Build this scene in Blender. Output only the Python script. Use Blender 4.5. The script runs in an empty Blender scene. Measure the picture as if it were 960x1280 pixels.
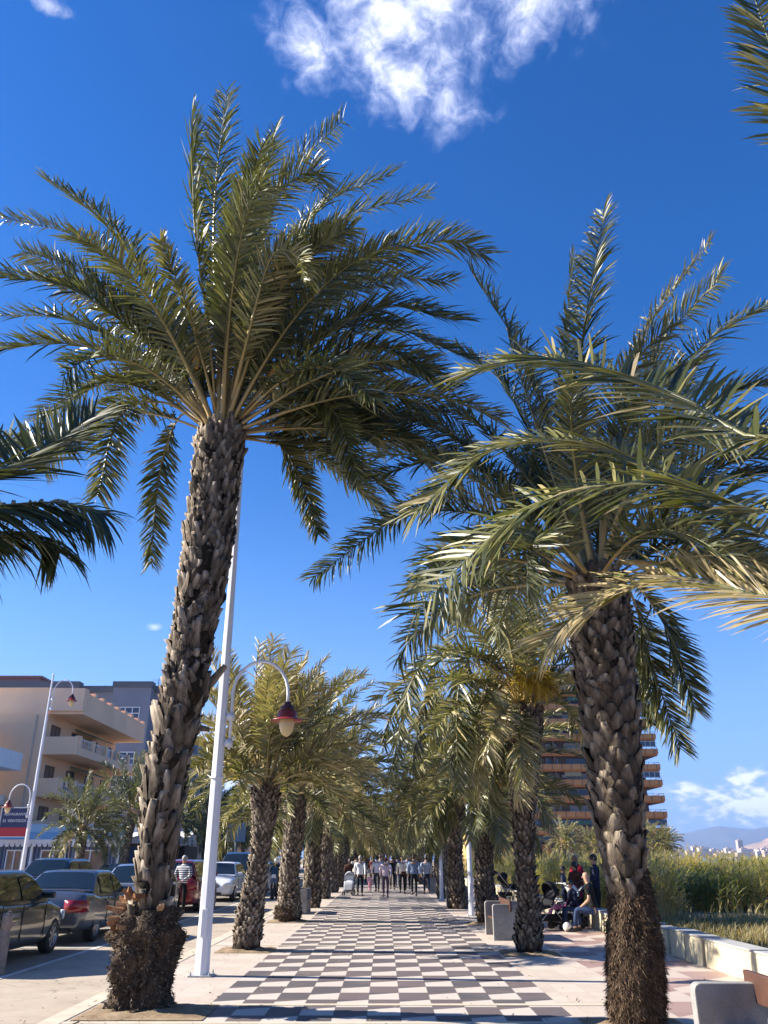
import bpy, bmesh, math, random
import numpy as np
from mathutils import Vector, Matrix, noise
R = math.radians
SC = bpy.context.scene
COL = SC.collection
# ------------------------------------------------------------ camera
FPX, CAMH = 1010.0, 1.7
PITCH = math.atan(432.0 / FPX)
SP, CP = math.sin(PITCH), math.cos(PITCH)
cam_d = bpy.data.cameras.new('camera'); cam = bpy.data.objects.new('camera', cam_d); COL.objects.link(cam)
cam.location = (0, 0, CAMH); cam.rotation_euler = (math.pi / 2 + PITCH, 0, 0)
cam_d.sensor_fit = 'VERTICAL'; cam_d.sensor_height = 36.0; cam_d.lens = 36.0 * FPX / 1280.0
cam_d.clip_start = 0.05; cam_d.clip_end = 40000
SC.camera = cam
SC.render.resolution_x, SC.render.resolution_y = 768, 1024
SC.view_settings.view_transform = 'Standard'; SC.view_settings.look = 'None'
SC.view_settings.exposure = 1.42; SC.view_settings.gamma = 1.0
try:
    SC.cycles.max_bounces = 6; SC.cycles.transparent_max_bounces = 8; SC.cycles.volume_bounces = 0
    SC.cycles.use_denoising = True
except Exception: pass
def W(px, py, Y):
    """World point at depth Y seen at photo pixel px, py (960 x 1280)."""
    u, v = px - 480.0, py - 640.0
    dy, dz = FPX * CP + v * SP, FPX * SP - v * CP
    s = Y / dy
    return Vector((u * s, Y, CAMH + s * dz))
def G(px, py, z=0.0):
    u, v = px - 480.0, py - 640.0
    dy, dz = FPX * CP + v * SP, FPX * SP - v * CP
    s = (z - CAMH) / dz
    return Vector((u * s, s * dy, z))
def wdir(px, py):
    return (W(px, py, 1.0) - Vector((0, 0, CAMH))).normalized()
# ------------------------------------------------------------ sun and sky
SUN_EL = R(31)
to_sun = Vector((-1.0, 0.105, 0.0)).normalized() * math.cos(SUN_EL) + Vector((0, 0, math.sin(SUN_EL)))
sun_d = bpy.data.lights.new('sun', 'SUN'); sun = bpy.data.objects.new('sun', sun_d); COL.objects.link(sun)
sun_d.energy = 5.0; sun_d.angle = R(0.5); sun_d.color = (1.0, 0.93, 0.82)
sun.rotation_euler = to_sun.to_track_quat('Z', 'Y').to_euler(); sun.location = (-40, 0, 60)
world = bpy.data.worlds.new('World'); SC.world = world; world.use_nodes = True
wt = world.node_tree; wn, wl = wt.nodes, wt.links
for n in list(wn): wn.remove(n)
class NT:
    """small node-tree helper"""
    def __init__(s, tree): s.t = tree
    def n(s, typ, **kw):
        nd = s.t.nodes.new(typ)
        for k, v in kw.items(): setattr(nd, k, v)
        return nd
    def l(s, a, b): s.t.links.new(a, b)
    def put(s, sock, v):
        if isinstance(v, bpy.types.NodeSocket): s.l(v, sock)
        else: sock.default_value = v
    def m(s, op, a, b=None, c=None, clamp=False):
        nd = s.n('ShaderNodeMath', operation=op, use_clamp=clamp)
        s.put(nd.inputs[0], a)
        if b is not None: s.put(nd.inputs[1], b)
        if c is not None: s.put(nd.inputs[2], c)
        return nd.outputs[0]
    def vm(s, op, a, b=None):
        nd = s.n('ShaderNodeVectorMath', operation=op)
        s.put(nd.inputs[0], a)
        if b is not None: s.put(nd.inputs[1], b)
        return nd.outputs['Value'] if op in ('DOT_PRODUCT', 'LENGTH') else nd.outputs[0]
    def mix(s, f, a, b, mode='MIX'):
        nd = s.n('ShaderNodeMix', data_type='RGBA', blend_type=mode)
        s.put(nd.inputs[0], f); s.put(nd.inputs[6], a); s.put(nd.inputs[7], b)
        return nd.outputs[2]
    def ramp(s, f, stops, interp='LINEAR'):
        nd = s.n('ShaderNodeValToRGB'); cr = nd.color_ramp; cr.interpolation = interp
        while len(cr.elements) < len(stops): cr.elements.new(0.5)
        for e, (p, c) in zip(cr.elements, stops):
            e.position = p; e.color = tuple(c) + (1,) if len(c) == 3 else c
        s.put(nd.inputs[0], f)
        return nd.outputs[0]
    def noise(s, vec, scale, detail=4, rough=0.55, lac=2.0, dist=0.0):
        nd = s.n('ShaderNodeTexNoise')
        if vec is not None: s.put(nd.inputs['Vector'], vec)
        nd.inputs['Scale'].default_value = scale; nd.inputs['Detail'].default_value = detail
        nd.inputs['Roughness'].default_value = rough; nd.inputs['Distortion'].default_value = dist
        return nd.outputs[0]
    def sstep(s, x, a, b):
        nd = s.n('ShaderNodeMapRange', interpolation_type='SMOOTHSTEP')
        s.put(nd.inputs[0], x); s.put(nd.inputs[1], a); s.put(nd.inputs[2], b)
        return nd.outputs[0]
wk = NT(wt)
sky = wk.n('ShaderNodeTexSky', sky_type='NISHITA')
sky.sun_disc = False; sky.sun_elevation = SUN_EL
sky.sun_rotation = math.atan2(to_sun.x, to_sun.y)
sky.altitude = 0; sky.air_density = 1.0; sky.dust_density = 0.15; sky.ozone_density = 1.6
hs = wk.n('ShaderNodeHueSaturation'); hs.inputs['Saturation'].default_value = 1.50; hs.inputs['Hue'].default_value = 0.516
wk.l(sky.outputs[0], hs.inputs['Color'])
tc = wk.n('ShaderNodeTexCoord'); D = tc.outputs['Generated']
sep_ = wk.n('ShaderNodeSeparateXYZ'); wk.l(D, sep_.inputs[0])
hz = wk.m('SUBTRACT', 1.0, wk.sstep(sep_.outputs[2], -0.02, 0.50))
hz = wk.m('POWER', hz, 1.5)
skycol = wk.mix(wk.m('MULTIPLY', hz, 0.93), hs.outputs[0], (1.15, 2.55, 6.6, 1))
def cloud_plane(px, py):
    c = wdir(px, py); e1 = Vector((0, 0, 1)).cross(c).normalized() * -1.0; e2 = c.cross(e1) * 1.0
    if e2.z < 0: e2 = -e2
    dc = wk.vm('DOT_PRODUCT', D, tuple(c))
    front = wk.m('GREATER_THAN', dc, 0.2)
    inv = wk.m('DIVIDE', 1.0, wk.m('MAXIMUM', dc, 0.05))
    a = wk.m('MULTIPLY', wk.vm('DOT_PRODUCT', D, tuple(e1)), inv)
    b = wk.m('MULTIPLY', wk.vm('DOT_PRODUCT', D, tuple(e2)), inv)
    cb = wk.n('ShaderNodeCombineXYZ'); wk.l(a, cb.inputs[0]); wk.l(b, cb.inputs[1])
    return a, b, cb.outputs[0], front
def ell(a, b, ca, cb_, ra, rb, rot=0.0):
    cr, sr = math.cos(rot), math.sin(rot)
    x = wk.m('SUBTRACT', a, ca); y = wk.m('SUBTRACT', b, cb_)
    xr = wk.m('ADD', wk.m('MULTIPLY', x, cr), wk.m('MULTIPLY', y, sr))
    yr = wk.m('SUBTRACT', wk.m('MULTIPLY', y, cr), wk.m('MULTIPLY', x, sr))
    q = wk.m('ADD', wk.m('POWER', wk.m('DIVIDE', xr, ra), 2.0), wk.m('POWER', wk.m('DIVIDE', yr, rb), 2.0))
    return wk.m('SUBTRACT', 1.0, wk.m('SQRT', q))
def add_cloud(skyc, dens, bright, shade, front):
    dens = wk.m('MULTIPLY', dens, front)
    c = wk.mix(shade, (3.6, 4.2, 6.6, 1), (bright, bright, bright * 1.02, 1))
    return wk.mix(dens, skyc, c)
# big wispy cloud at the top
a, b, v, fr = cloud_plane(545, 50)
n1 = wk.noise(v, 9.0, 9, 0.66, dist=0.35); n2 = wk.noise(v, 34.0, 6, 0.6, dist=0.6)
m1 = ell(a, b, -0.005, 0.035, 0.155, 0.095, 0.1); m2 = ell(a, b, -0.045, -0.030, 0.12, 0.055, -0.55); m3 = ell(a, b, 0.10, 0.03, 0.10, 0.06, 0.6)
m4 = ell(a, b, -0.14, 0.0, 0.06, 0.075, 0.3)
mm = wk.m('MAXIMUM', wk.m('MAXIMUM', m1, m2), wk.m('MAXIMUM', m3, wk.m('SUBTRACT', m4, 0.15)))
raw = wk.m('ADD', wk.m('MULTIPLY', mm, 0.75), wk.m('ADD', wk.m('MULTIPLY', wk.m('SUBTRACT', n1, 0.5), 1.35), wk.m('MULTIPLY', wk.m('SUBTRACT', n2, 0.5), 1.0)))
d1 = wk.m('POWER', wk.sstep(raw, 0.02, 0.85), 1.15)
skycol = add_cloud(skycol, d1, 7.4, wk.sstep(raw, 0.25, 0.95), fr)
# cumulus band low over the sea
a, b, v, fr = cloud_plane(920, 1000)
sc_ = wk.n('ShaderNodeVectorMath', operation='MULTIPLY'); wk.l(v, sc_.inputs[0]); sc_.inputs[1].default_value = (1.0, 2.0, 1.0)
n1 = wk.noise(sc_.outputs[0], 42.0, 8, 0.6); n2 = wk.noise(sc_.outputs[0], 90.0, 4, 0.5)
nn = wk.m('ADD', wk.m('MULTIPLY', wk.m('SUBTRACT', n1, 0.5), 2.0), wk.m('MULTIPLY', wk.m('SUBTRACT', n2, 0.5), 0.5))
mm = wk.m('SUBTRACT', ell(a, b, 0.03, -0.004, 0.125, 0.036, 0.05), 0.04)
mm = wk.m('MAXIMUM', mm, ell(a, b, 0.012, 0.022, 0.03, 0.014, 0.1))
mm = wk.m('MAXIMUM', mm, ell(a, b, -0.05, 0.012, 0.035, 0.009, 0.1))
raw = wk.m('ADD', wk.m('MULTIPLY', mm, 0.9), nn)
skycol = add_cloud(skycol, wk.m('MULTIPLY', wk.sstep(raw, 0.0, 0.6), 0.85), 8.2, wk.sstep(raw, 0.2, 0.8), fr)
# low cloud behind the left palms, and small wisps
a, b, v, fr = cloud_plane(262, 950)
n1 = wk.noise(v, 22.0, 7, 0.6)
raw = wk.m('ADD', wk.m('MULTIPLY', ell(a, b, 0, 0, 0.075, 0.05), 0.9), wk.m('MULTIPLY', wk.m('SUBTRACT', n1, 0.5), 1.6))
skycol = add_cloud(skycol, wk.m('MULTIPLY', wk.sstep(raw, 0.0, 0.6), 0.9), 9.0, wk.sstep(raw, 0.1, 0.7), fr)
a, b, v, fr = cloud_plane(194, 783)
n1 = wk.noise(v, 60.0, 6, 0.6)
w1 = ell(a, b, 0, 0, 0.016, 0.006, 0.2)
raw = wk.m('ADD', wk.m('MULTIPLY', w1, 0.8), wk.m('MULTIPLY', wk.m('SUBTRACT', n1, 0.5), 1.6))
skycol = add_cloud(skycol, wk.m('MULTIPLY', wk.sstep(raw, 0.1, 0.9), 0.5), 8.0, 0.8, fr)
a, b, v, fr = cloud_plane(60, 4)
n1 = wk.noise(v, 40.0, 6, 0.6)
raw = wk.m('ADD', wk.m('MULTIPLY', ell(a, b, 0, 0, 0.035, 0.012, 0.1), 0.8), wk.m('MULTIPLY', wk.m('SUBTRACT', n1, 0.5), 1.6))
skycol = add_cloud(skycol, wk.m('MULTIPLY', wk.sstep(raw, 0.1, 0.9), 0.45), 8.0, 0.8, fr)
bg = wk.n('ShaderNodeBackground'); bg.inputs[1].default_value = 0.074
wk.l(skycol, bg.inputs[0])
wo = wk.n('ShaderNodeOutputWorld'); wk.l(bg.outputs[0], wo.inputs[0])
# ------------------------------------------------------------ materials
MATS = {}
def newmat(name):
    m = bpy.data.materials.new(name); m.use_nodes = True
    for n in list(m.node_tree.nodes): m.node_tree.nodes.remove(n)
    k = NT(m.node_tree); b = k.n('ShaderNodeBsdfPrincipled'); o = k.n('ShaderNodeOutputMaterial'); k.l(b.outputs[0], o.inputs[0])
    MATS[name] = m
    return m, k, b, o
def c4(c): return tuple(c) + (1,) if len(c) == 3 else c
def plain(name, col, rough=0.6, var=0.12, scale=3.0, metal=0.0, bump=0.0, bscale=40.0, coat=0.0, spec=0.5):
    if name in MATS: return MATS[name]
    m, k, b, o = newmat(name)
    t = k.n('ShaderNodeTexCoord')
    n = k.noise(t.outputs['Object'], scale, 5, 0.6)
    lo = tuple(x * (1 - var) for x in col); hi = tuple(min(1, x * (1 + var)) for x in col)
    k.l(k.ramp(n, [(0.3, lo), (0.7, hi)]), b.inputs['Base Color'])
    b.inputs['Roughness'].default_value = rough; b.inputs['Metallic'].default_value = metal
    b.inputs['Specular IOR Level'].default_value = spec
    if coat: b.inputs['Coat Weight'].default_value = coat; b.inputs['Coat Roughness'].default_value = 0.04
    if bump:
        bp = k.n('ShaderNodeBump'); bp.inputs['Strength'].default_value = bump; bp.inputs['Distance'].default_value = 0.02
        k.l(k.noise(t.outputs['Object'], bscale, 4, 0.6), bp.inputs['Height']); k.l(bp.outputs[0], b.inputs['Normal'])
    return m
def leaf_mat(name, stops, trans=0.25, rough=0.42):
    m, k, b, o = newmat(name)
    at = k.n('ShaderNodeAttribute', attribute_name='var')
    col = k.ramp(at.outputs['Fac'], stops)
    ge = k.n('ShaderNodeNewGeometry')
    col2 = k.mix(k.m('MULTIPLY', ge.outputs['Backfacing'], 0.35), col, (0.20, 0.21, 0.12, 1))
    k.l(col2, b.inputs['Base Color']); b.inputs['Roughness'].default_value = rough
    b.inputs['Specular IOR Level'].default_value = 0.6
    tr = k.n('ShaderNodeBsdfTranslucent'); k.l(k.mix(1.0, col2, (1.15, 1.2, 0.5, 1), 'MULTIPLY'), tr.inputs[0])
    mx = k.n('ShaderNodeMixShader'); mx.inputs[0].default_value = trans
    k.l(b.outputs[0], mx.inputs[1]); k.l(tr.outputs[0], mx.inputs[2]); k.l(mx.outputs[0], o.inputs[0])
    return m
LEAF = leaf_mat('palm_leaf', [(0.0, (0.012, 0.018, 0.005)), (0.34, (0.045, 0.058, 0.013)), (0.56, (0.125, 0.130, 0.030)), (0.80, (0.30, 0.26, 0.09)), (1.0, (0.50, 0.39, 0.21))], 0.20, 0.46)
RACHIS = leaf_mat('palm_rachis', [(0.0, (0.10, 0.11, 0.03)), (0.5, (0.30, 0.23, 0.06)), (1.0, (0.42, 0.27, 0.10))], trans=0.0, rough=0.4)
def bark_mat(name, dark, mid, light, scale=5.0):
    m, k, b, o = newmat(name)
    t = k.n('ShaderNodeTexCoord'); at = k.n('ShaderNodeAttribute', attribute_name='var')
    mp = k.n('ShaderNodeMapping'); mp.inputs['Scale'].default_value = (1, 1, 0.3); k.l(t.outputs['Object'], mp.inputs[0])
    n = k.noise(mp.outputs[0], 22.0, 6, 0.7); n2 = k.noise(t.outputs['Object'], scale, 5, 0.6)
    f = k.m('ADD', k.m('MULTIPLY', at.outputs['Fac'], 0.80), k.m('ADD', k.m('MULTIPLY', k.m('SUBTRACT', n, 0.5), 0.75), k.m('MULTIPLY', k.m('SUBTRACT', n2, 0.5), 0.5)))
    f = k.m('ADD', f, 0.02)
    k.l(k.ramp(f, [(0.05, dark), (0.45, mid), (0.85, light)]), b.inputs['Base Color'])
    b.inputs['Roughness'].default_value = 0.9; b.inputs['Specular IOR Level'].default_value = 0.15
    bp = k.n('ShaderNodeBump'); bp.inputs['Strength'].default_value = 0.7; bp.inputs['Distance'].default_value = 0.02
    k.l(k.noise(mp.outputs[0], 60.0, 5, 0.7), bp.inputs['Height']); k.l(bp.outputs[0], b.inputs['Normal'])
    return m
BARK = bark_mat('palm_bark', (0.018, 0.014, 0.010), (0.155, 0.123, 0.092), (0.46, 0.38, 0.29))
BARKG = bark_mat('palm_bark_grey', (0.016, 0.012, 0.009), (0.120, 0.092, 0.066), (0.37, 0.30, 0.215))
ROOT = bark_mat('palm_root_fibre', (0.022, 0.015, 0.010), (0.09, 0.058, 0.036), (0.24, 0.165, 0.105), 8.0)
ROOTB = bark_mat('palm_root_burr', (0.022, 0.016, 0.011), (0.12, 0.085, 0.058), (0.34, 0.26, 0.18), 8.0)
# ------------------------------------------------------------ mesh helpers
class MB:
    def __init__(s): s.v = []; s.f = []; s.mi = []; s.var = []
    def add(s, verts, faces, mi=0, var=0.5):
        o = len(s.v); s.v += [tuple(p) for p in verts]; s.f += [tuple(i + o for i in f) for f in faces]
        s.mi += [mi] * len(faces); s.var += [var] * len(verts)
    def box(s, x0, y0, z0, x1, y1, z1, mi=0, M=None):
        p = [Vector(q) for q in ((x0, y0, z0), (x1, y0, z0), (x1, y1, z0), (x0, y1, z0), (x0, y0, z1), (x1, y0, z1), (x1, y1, z1), (x0, y1, z1))]
        if M is not None: p = [M @ q for q in p]
        s.add(p, [(0, 3, 2, 1), (4, 5, 6, 7), (0, 1, 5, 4), (1, 2, 6, 5), (2, 3, 7, 6), (3, 0, 4, 7)], mi)
    def tube(s, pts, rad, seg=8, mi=0, caps=True, var=0.5):
        pts = [Vector(p) for p in pts]; n = len(pts)
        if not hasattr(rad, '__len__'): rad = [rad] * n
        rings = []; ref = None
        for i, p in enumerate(pts):
            t = (pts[min(i + 1, n - 1)] - pts[max(i - 1, 0)]).normalized()
            if ref is None: ref = Vector((1, 0, 0)) if abs(t.x) < 0.8 else Vector((0, 1, 0))
            a = (ref - t * ref.dot(t)).normalized(); b = t.cross(a); ref = a
            rings.append([p + (a * math.cos(2 * math.pi * k / seg) + b * math.sin(2 * math.pi * k / seg)) * rad[i] for k in range(seg)])
        vs = [q for r in rings for q in r]; fs = []
        for i in range(n - 1):
            for k in range(seg):
                k2 = (k + 1) % seg
                fs.append((i * seg + k, i * seg + k2, (i + 1) * seg + k2, (i + 1) * seg + k))
        if caps: fs.append(tuple(range(seg))[::-1]); fs.append(tuple((n - 1) * seg + k for k in range(seg)))
        s.add(vs, fs, mi, var)
    def lathe(s, prof, seg=20, mi=0, c=(0, 0, 0), cap=True):
        vs = []; fs = []
        for (r, z) in prof:
            vs += [(c[0] + r * math.cos(2 * math.pi * k / seg), c[1] + r * math.sin(2 * math.pi * k / seg), c[2] + z) for k in range(seg)]
        for i in range(len(prof) - 1):
            for k in range(seg):
                k2 = (k + 1) % seg
                fs.append((i * seg + k, i * seg + k2, (i + 1) * seg + k2, (i + 1) * seg + k))
        if cap: fs.append(tuple(range(seg))[::-1]); fs.append(tuple((len(prof) - 1) * seg + k for k in range(seg)))
        s.add(vs, fs, mi)
    def prism(s, poly, axis, a0, a1, mi=0):
        """poly of 2D points in the plane perpendicular to axis ('x','y','z')"""
        def mk(q, a):
            return {'x': (a, q[0], q[1]), 'y': (q[0], a, q[1]), 'z': (q[0], q[1], a)}[axis]
        n = len(poly); vs = [mk(q, a0) for q in poly] + [mk(q, a1) for q in poly]
        fs = [tuple(range(n)), tuple(range(n, 2 * n))[::-1]] + [(i, i + n, (i + 1) % n + n, (i + 1) % n) for i in range(n)]
        s.add(vs, fs, mi)
    def build(s, name, mats, parent=None, smooth=False, bevel=0.0, fix=True):
        me = bpy.data.meshes.new(name); me.from_pydata(s.v, [], s.f)
        if not isinstance(mats, (list, tuple)): mats = [mats]
        for m in mats: me.materials.append(m)
        me.polygons.foreach_set('material_index', s.mi)
        a = me.attributes.new('var', 'FLOAT', 'POINT'); a.data.foreach_set('value', s.var)
        if fix:
            bm = bmesh.new(); bm.from_mesh(me); bmesh.ops.recalc_face_normals(bm, faces=bm.faces); bm.to_mesh(me); bm.free()
        if smooth: me.polygons.foreach_set('use_smooth', [True] * len(me.polygons))
        o = bpy.data.objects.new(name, me); COL.objects.link(o)
        if parent is not None: o.parent = parent
        if bevel:
            md = o.modifiers.new('bevel', 'BEVEL'); md.width = bevel; md.segments = 2; md.limit_method = 'ANGLE'
        return o
def tag(o, label=None, cat=None, group=None, kind=None):
    if label: o['label'] = label
    if cat: o['category'] = cat
    if group: o['group'] = group
    if kind: o['kind'] = kind
    return o
def empty(name, loc=(0, 0, 0), rz=0.0):
    o = bpy.data.objects.new(name, None); COL.objects.link(o); o.location = loc; o.rotation_euler = (0, 0, rz)
    o.empty_display_size = 0.2
    return o
KIDS = {}
def copy_tree(o, parent=None):
    c = o.copy(); COL.objects.link(c); c.parent = parent
    for ch in [x for x in bpy.data.objects if x.parent == o]: copy_tree(ch, c)
    return c
def struct(o): o['kind'] = 'structure'; return o
def np_mesh(name, V, quads, tris, qm, tm, var, mats, parent=None, smooth=False):
    me = bpy.data.meshes.new(name)
    V = np.asarray(V, dtype=np.float32); nq, nt = len(quads), len(tris)
    me.vertices.add(len(V)); me.vertices.foreach_set('co', V.ravel())
    loops = np.concatenate([np.asarray(quads, dtype=np.int32).ravel(), np.asarray(tris, dtype=np.int32).ravel()]) if nt else np.asarray(quads, dtype=np.int32).ravel()
    me.loops.add(len(loops)); me.loops.foreach_set('vertex_index', loops)
    me.polygons.add(nq + nt)
    st = np.concatenate([np.arange(nq) * 4, nq * 4 + np.arange(nt) * 3]).astype(np.int32)
    me.polygons.foreach_set('loop_start', st)
    try: me.polygons.foreach_set('loop_total', np.concatenate([np.full(nq, 4), np.full(nt, 3)]).astype(np.int32))
    except Exception: pass
    me.polygons.foreach_set('material_index', np.concatenate([qm, tm]).astype(np.int32))
    for m in mats: me.materials.append(m)
    at = me.attributes.new('var', 'FLOAT', 'POINT'); at.data.foreach_set('value', np.asarray(var, dtype=np.float32))
    if smooth: me.polygons.foreach_set('use_smooth', np.ones(nq + nt, dtype=bool))
    me.update(calc_edges=True); me.validate()
    o = bpy.data.objects.new(name, me); COL.objects.link(o)
    if parent is not None: o.parent = parent
    return o
# ------------------------------------------------------------ palms
def resample(pts, n):
    P = np.array([tuple(p) for p in pts], dtype=float)
    if len(P) == 2: P = np.array([P[0], (P[0] + P[1]) / 2, P[1]])
    Q = np.vstack([2 * P[0] - P[1], P, 2 * P[-1] - P[-2]]); out = []
    for i in range(1, len(Q) - 2):
        p0, p1, p2, p3 = Q[i - 1], Q[i], Q[i + 1], Q[i + 2]
        for t in np.linspace(0, 1, 12, endpoint=False):
            out.append(0.5 * ((2 * p1) + (-p0 + p2) * t + (2 * p0 - 5 * p1 + 4 * p2 - p3) * t * t + (-p0 + 3 * p1 - 3 * p2 + p3) * t ** 3))
    out.append(P[-1]); out = np.array(out)
    d = np.concatenate([[0], np.cumsum(np.linalg.norm(np.diff(out, axis=0), axis=1))])
    s = np.linspace(0, d[-1], n)
    return np.stack([np.interp(s, d, out[:, k]) for k in range(3)], 1), d[-1]
def nrm(a): return a / np.maximum(np.linalg.norm(a, axis=-1, keepdims=True), 1e-9)
class Fronds:
    """collects rachises and leaflets of one crown"""
    def __init__(s, seed): s.r = np.random.RandomState(seed); s.V = []; s.Q = []; s.T = []; s.qm = []; s.tm = []; s.var = []; s.n = 0
    def push(s, V, Q, T, mi, var):
        V = np.asarray(V).reshape(-1, 3)
        s.V.append(V); s.var.append(var)
        if len(Q): s.Q.append(np.asarray(Q) + s.n); s.qm.append(np.full(len(Q), mi))
        if len(T): s.T.append(np.asarray(T) + s.n); s.tm.append(np.full(len(T), mi))
        s.n += len(V)
    def frond(s, pts, out=None, leaf=0.5, nl=70, wid=0.03, pf=0.22, r0=0.035, tone=0.4, spread=1.0, lift=0.45, droop=0.25, wind=(0.12, 0, 0), twist=0.0, rcol=0.5, ragged=0.0, jit=.33, roll=.75):
        r = s.r; M = 26
        P, L = resample(pts, M); T = nrm(np.gradient(P, axis=0))
        if out is None:
            h = P[-1] - P[0]; out = np.array([h[0], h[1], 0.0]); out = out / max(np.linalg.norm(out), 1e-6)
        ref = np.array([0, 0, 1.0]) * 0.9 - np.asarray(out) * 0.75
        B = nrm(np.cross(T, ref[None])); N = nrm(np.cross(B, T))
        tt = np.linspace(0, 1, M)
        tw = twist * tt + r.uniform(-0.25, 0.25)
        B, N = B * np.cos(tw)[:, None] + N * np.sin(tw)[:, None], N * np.cos(tw)[:, None] - B * np.sin(tw)[:, None]
        rr = r0 * (0.12 + 0.88 * (1 - tt) ** 1.3); rr[0] *= 1.5; rr[1] *= 1.2
        ring = []
        for a, (cb, cn) in enumerate(((1.25, 0), (0, .7), (-1.25, 0), (0, -.7))):
            ring.append(P + B * rr[:, None] * cb + N * rr[:, None] * cn)
        V = np.stack(ring, 1).reshape(-1, 3); Q = []
        for i in range(M - 1):
            for a in range(4):
                Q.append((i * 4 + a, i * 4 + (a + 1) % 4, i * 4 + 4 + (a + 1) % 4, i * 4 + 4 + a))
        vv = np.repeat(np.clip(rcol + 0.3 - 1.1 * tt, 0.0, 1.0), 4)
        s.push(V, Q, [], 1, vv)
        n = int(nl); t = pf + (1 - pf) * (np.arange(n) + r.uniform(-.3, .3, n)) / (n - 1); t = np.clip(t, pf, 1)
        for sd in (-1, 1):
            ti = np.clip(t + r.uniform(-.004, .004, n), 0, 1)
            def I(A): return np.stack([np.interp(ti, tt, A[:, k]) for k in range(3)], 1)
            p, Tt, Bt, Nt = I(P), nrm(I(T)), nrm(I(B)), nrm(I(N))
            q = np.clip((ti - pf) / (1 - pf), 0, 1)
            ln = leaf * (0.35 + 0.65 * np.clip(q / 0.22, 0, 1)) * (1 - 0.42 * q ** 2.4) * r.uniform(0.85, 1.12, n)
            if ragged: ln = ln * np.where(r.rand(n) < ragged, r.uniform(.3, .7, n), 1)
            al = (1.05 - 0.34 * q) * spread + r.normal(0, 0.09, n)
            ph = lift + r.normal(0, jit, n)
            d = Tt * np.cos(al)[:, None] + (Bt * sd * np.cos(ph)[:, None] + Nt * np.sin(ph)[:, None]) * np.sin(al)[:, None]
            d = nrm(d + np.asarray(wind)[None] * 0.6)
            dr = droop * r.uniform(.5, 1.4, n)
            side = nrm(np.cross(d, nrm(Nt + r.normal(0, roll, (n, 3))))); w = wid * r.uniform(.8, 1.2, n) * (0.62 + 0.38 * (1 - q))
            g = np.array([0, 0, -1.0])[None]
            m1 = p + d * (ln * 0.45)[:, None] + g * (ln * dr * .12)[:, None]
            m2 = p + d * (ln * 0.78)[:, None] + (g * (ln * dr * .40)[:, None]) + np.asarray(wind)[None] * (ln * .2)[:, None]
            tip = p + d * ln[:, None] + (g * (ln * dr * .75)[:, None]) + np.asarray(wind)[None] * (ln * .45)[:, None]
            V = np.stack([p - side * w[:, None] * .35, p + side * w[:, None] * .35, m1 - side * w[:, None] * .5, m1 + side * w[:, None] * .5,
                          m2 - side * w[:, None] * .33, m2 + side * w[:, None] * .33, tip], 1)
            i0 = np.arange(n) * 7
            Q = np.concatenate([np.stack([i0, i0 + 1, i0 + 3, i0 + 2], 1), np.stack([i0 + 2, i0 + 3, i0 + 5, i0 + 4], 1)])
            Tr = np.stack([i0 + 4, i0 + 5, i0 + 6], 1)
            lv = np.clip(tone + r.normal(0, 0.17, n) + (r.rand(n) < .08) * .2, 0, 1)  # wide tone spread: palest leaflets paint in the sun's gloss
            dryt = (r.rand(n) < 0.10) * 0.25
            s.push(V, Q, Tr, 0, np.stack([lv, lv, lv, lv, lv + .03, lv + .03, np.minimum(1, lv + .18 + dryt)], 1).ravel())
        return P
    def build(s, name, parent, mats=None):
        z = lambda L, k: np.concatenate(L) if L else np.zeros((0, k), dtype=int)
        return np_mesh(name, np.concatenate(s.V), z(s.Q, 4), z(s.T, 3), np.concatenate(s.qm), np.concatenate(s.tm) if s.tm else np.zeros(0), np.concatenate(s.var), mats or [LEAF, RACHIS], parent)
def auto_frond(F, heart, az, el, L, droop, wind=0.35, **kw):
    """a frond that leaves the heart at elevation el and bends under weight and wind"""
    d = Vector((math.cos(az) * math.cos(el), math.sin(az) * math.cos(el), math.sin(el)))
    p = Vector(heart) + Vector((math.cos(az), math.sin(az), 0)) * 0.14; pts = [p.copy()]; n = 8
    for i in range(n):
        k = (i + 0.5) / n
        d = (d + Vector((wind * 0.16 * k, 0, -droop * 0.30 * k))).normalized()
        p = p + d * (L / n); pts.append(p.copy())
    F.frond(pts, out=(math.cos(az), math.sin(az), 0), **kw)
def auto_crown(F, heart, nf, L, seed, leaf, nl, wid, elmin=-0.5, elmax=1.45, wind=0.35, tone=0.42, droop=1.0, skip=None, dead=0.08):
    r = random.Random(seed)
    for i in range(nf):
        k = (i + 0.5) / nf
        az = i * 2.39996 + r.uniform(-.3, .3)
        if skip and skip(az, k): continue
        el = elmax + (elmin - elmax) * k ** 1.1 + r.uniform(-.12, .12)
        ll = L * (0.72 + 0.28 * math.sin(math.pi * min(1, k * 1.2 + .1))) * r.uniform(.88, 1.1)
        tn = tone + 0.12 * (1 - k) + r.uniform(-.12, .14); isd = r.random() < dead and k > .6
        auto_frond(F, Vector(heart) + Vector((0, 0, 0.25 * (1 - k))), az, el, ll, droop * r.uniform(.75, 1.3) * (1.15 - 0.5 * (1 - k)), wind=wind,
                   leaf=leaf * r.uniform(.85, 1.1), nl=nl, wid=wid, tone=0.93 if isd else tn, twist=r.uniform(-.9, .9), rcol=0.6, wind_=None) if False else \
        auto_frond(F, Vector(heart) + Vector((0, 0, 0.25 * (1 - k))), az, el, ll, droop * r.uniform(.75, 1.3) * (1.15 - 0.5 * (1 - k)), wind=wind,
                   leaf=leaf * r.uniform(.85, 1.1), nl=nl, wid=wid, tone=0.93 if isd else tn, twist=r.uniform(-.9, .9), rcol=0.6)
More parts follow.
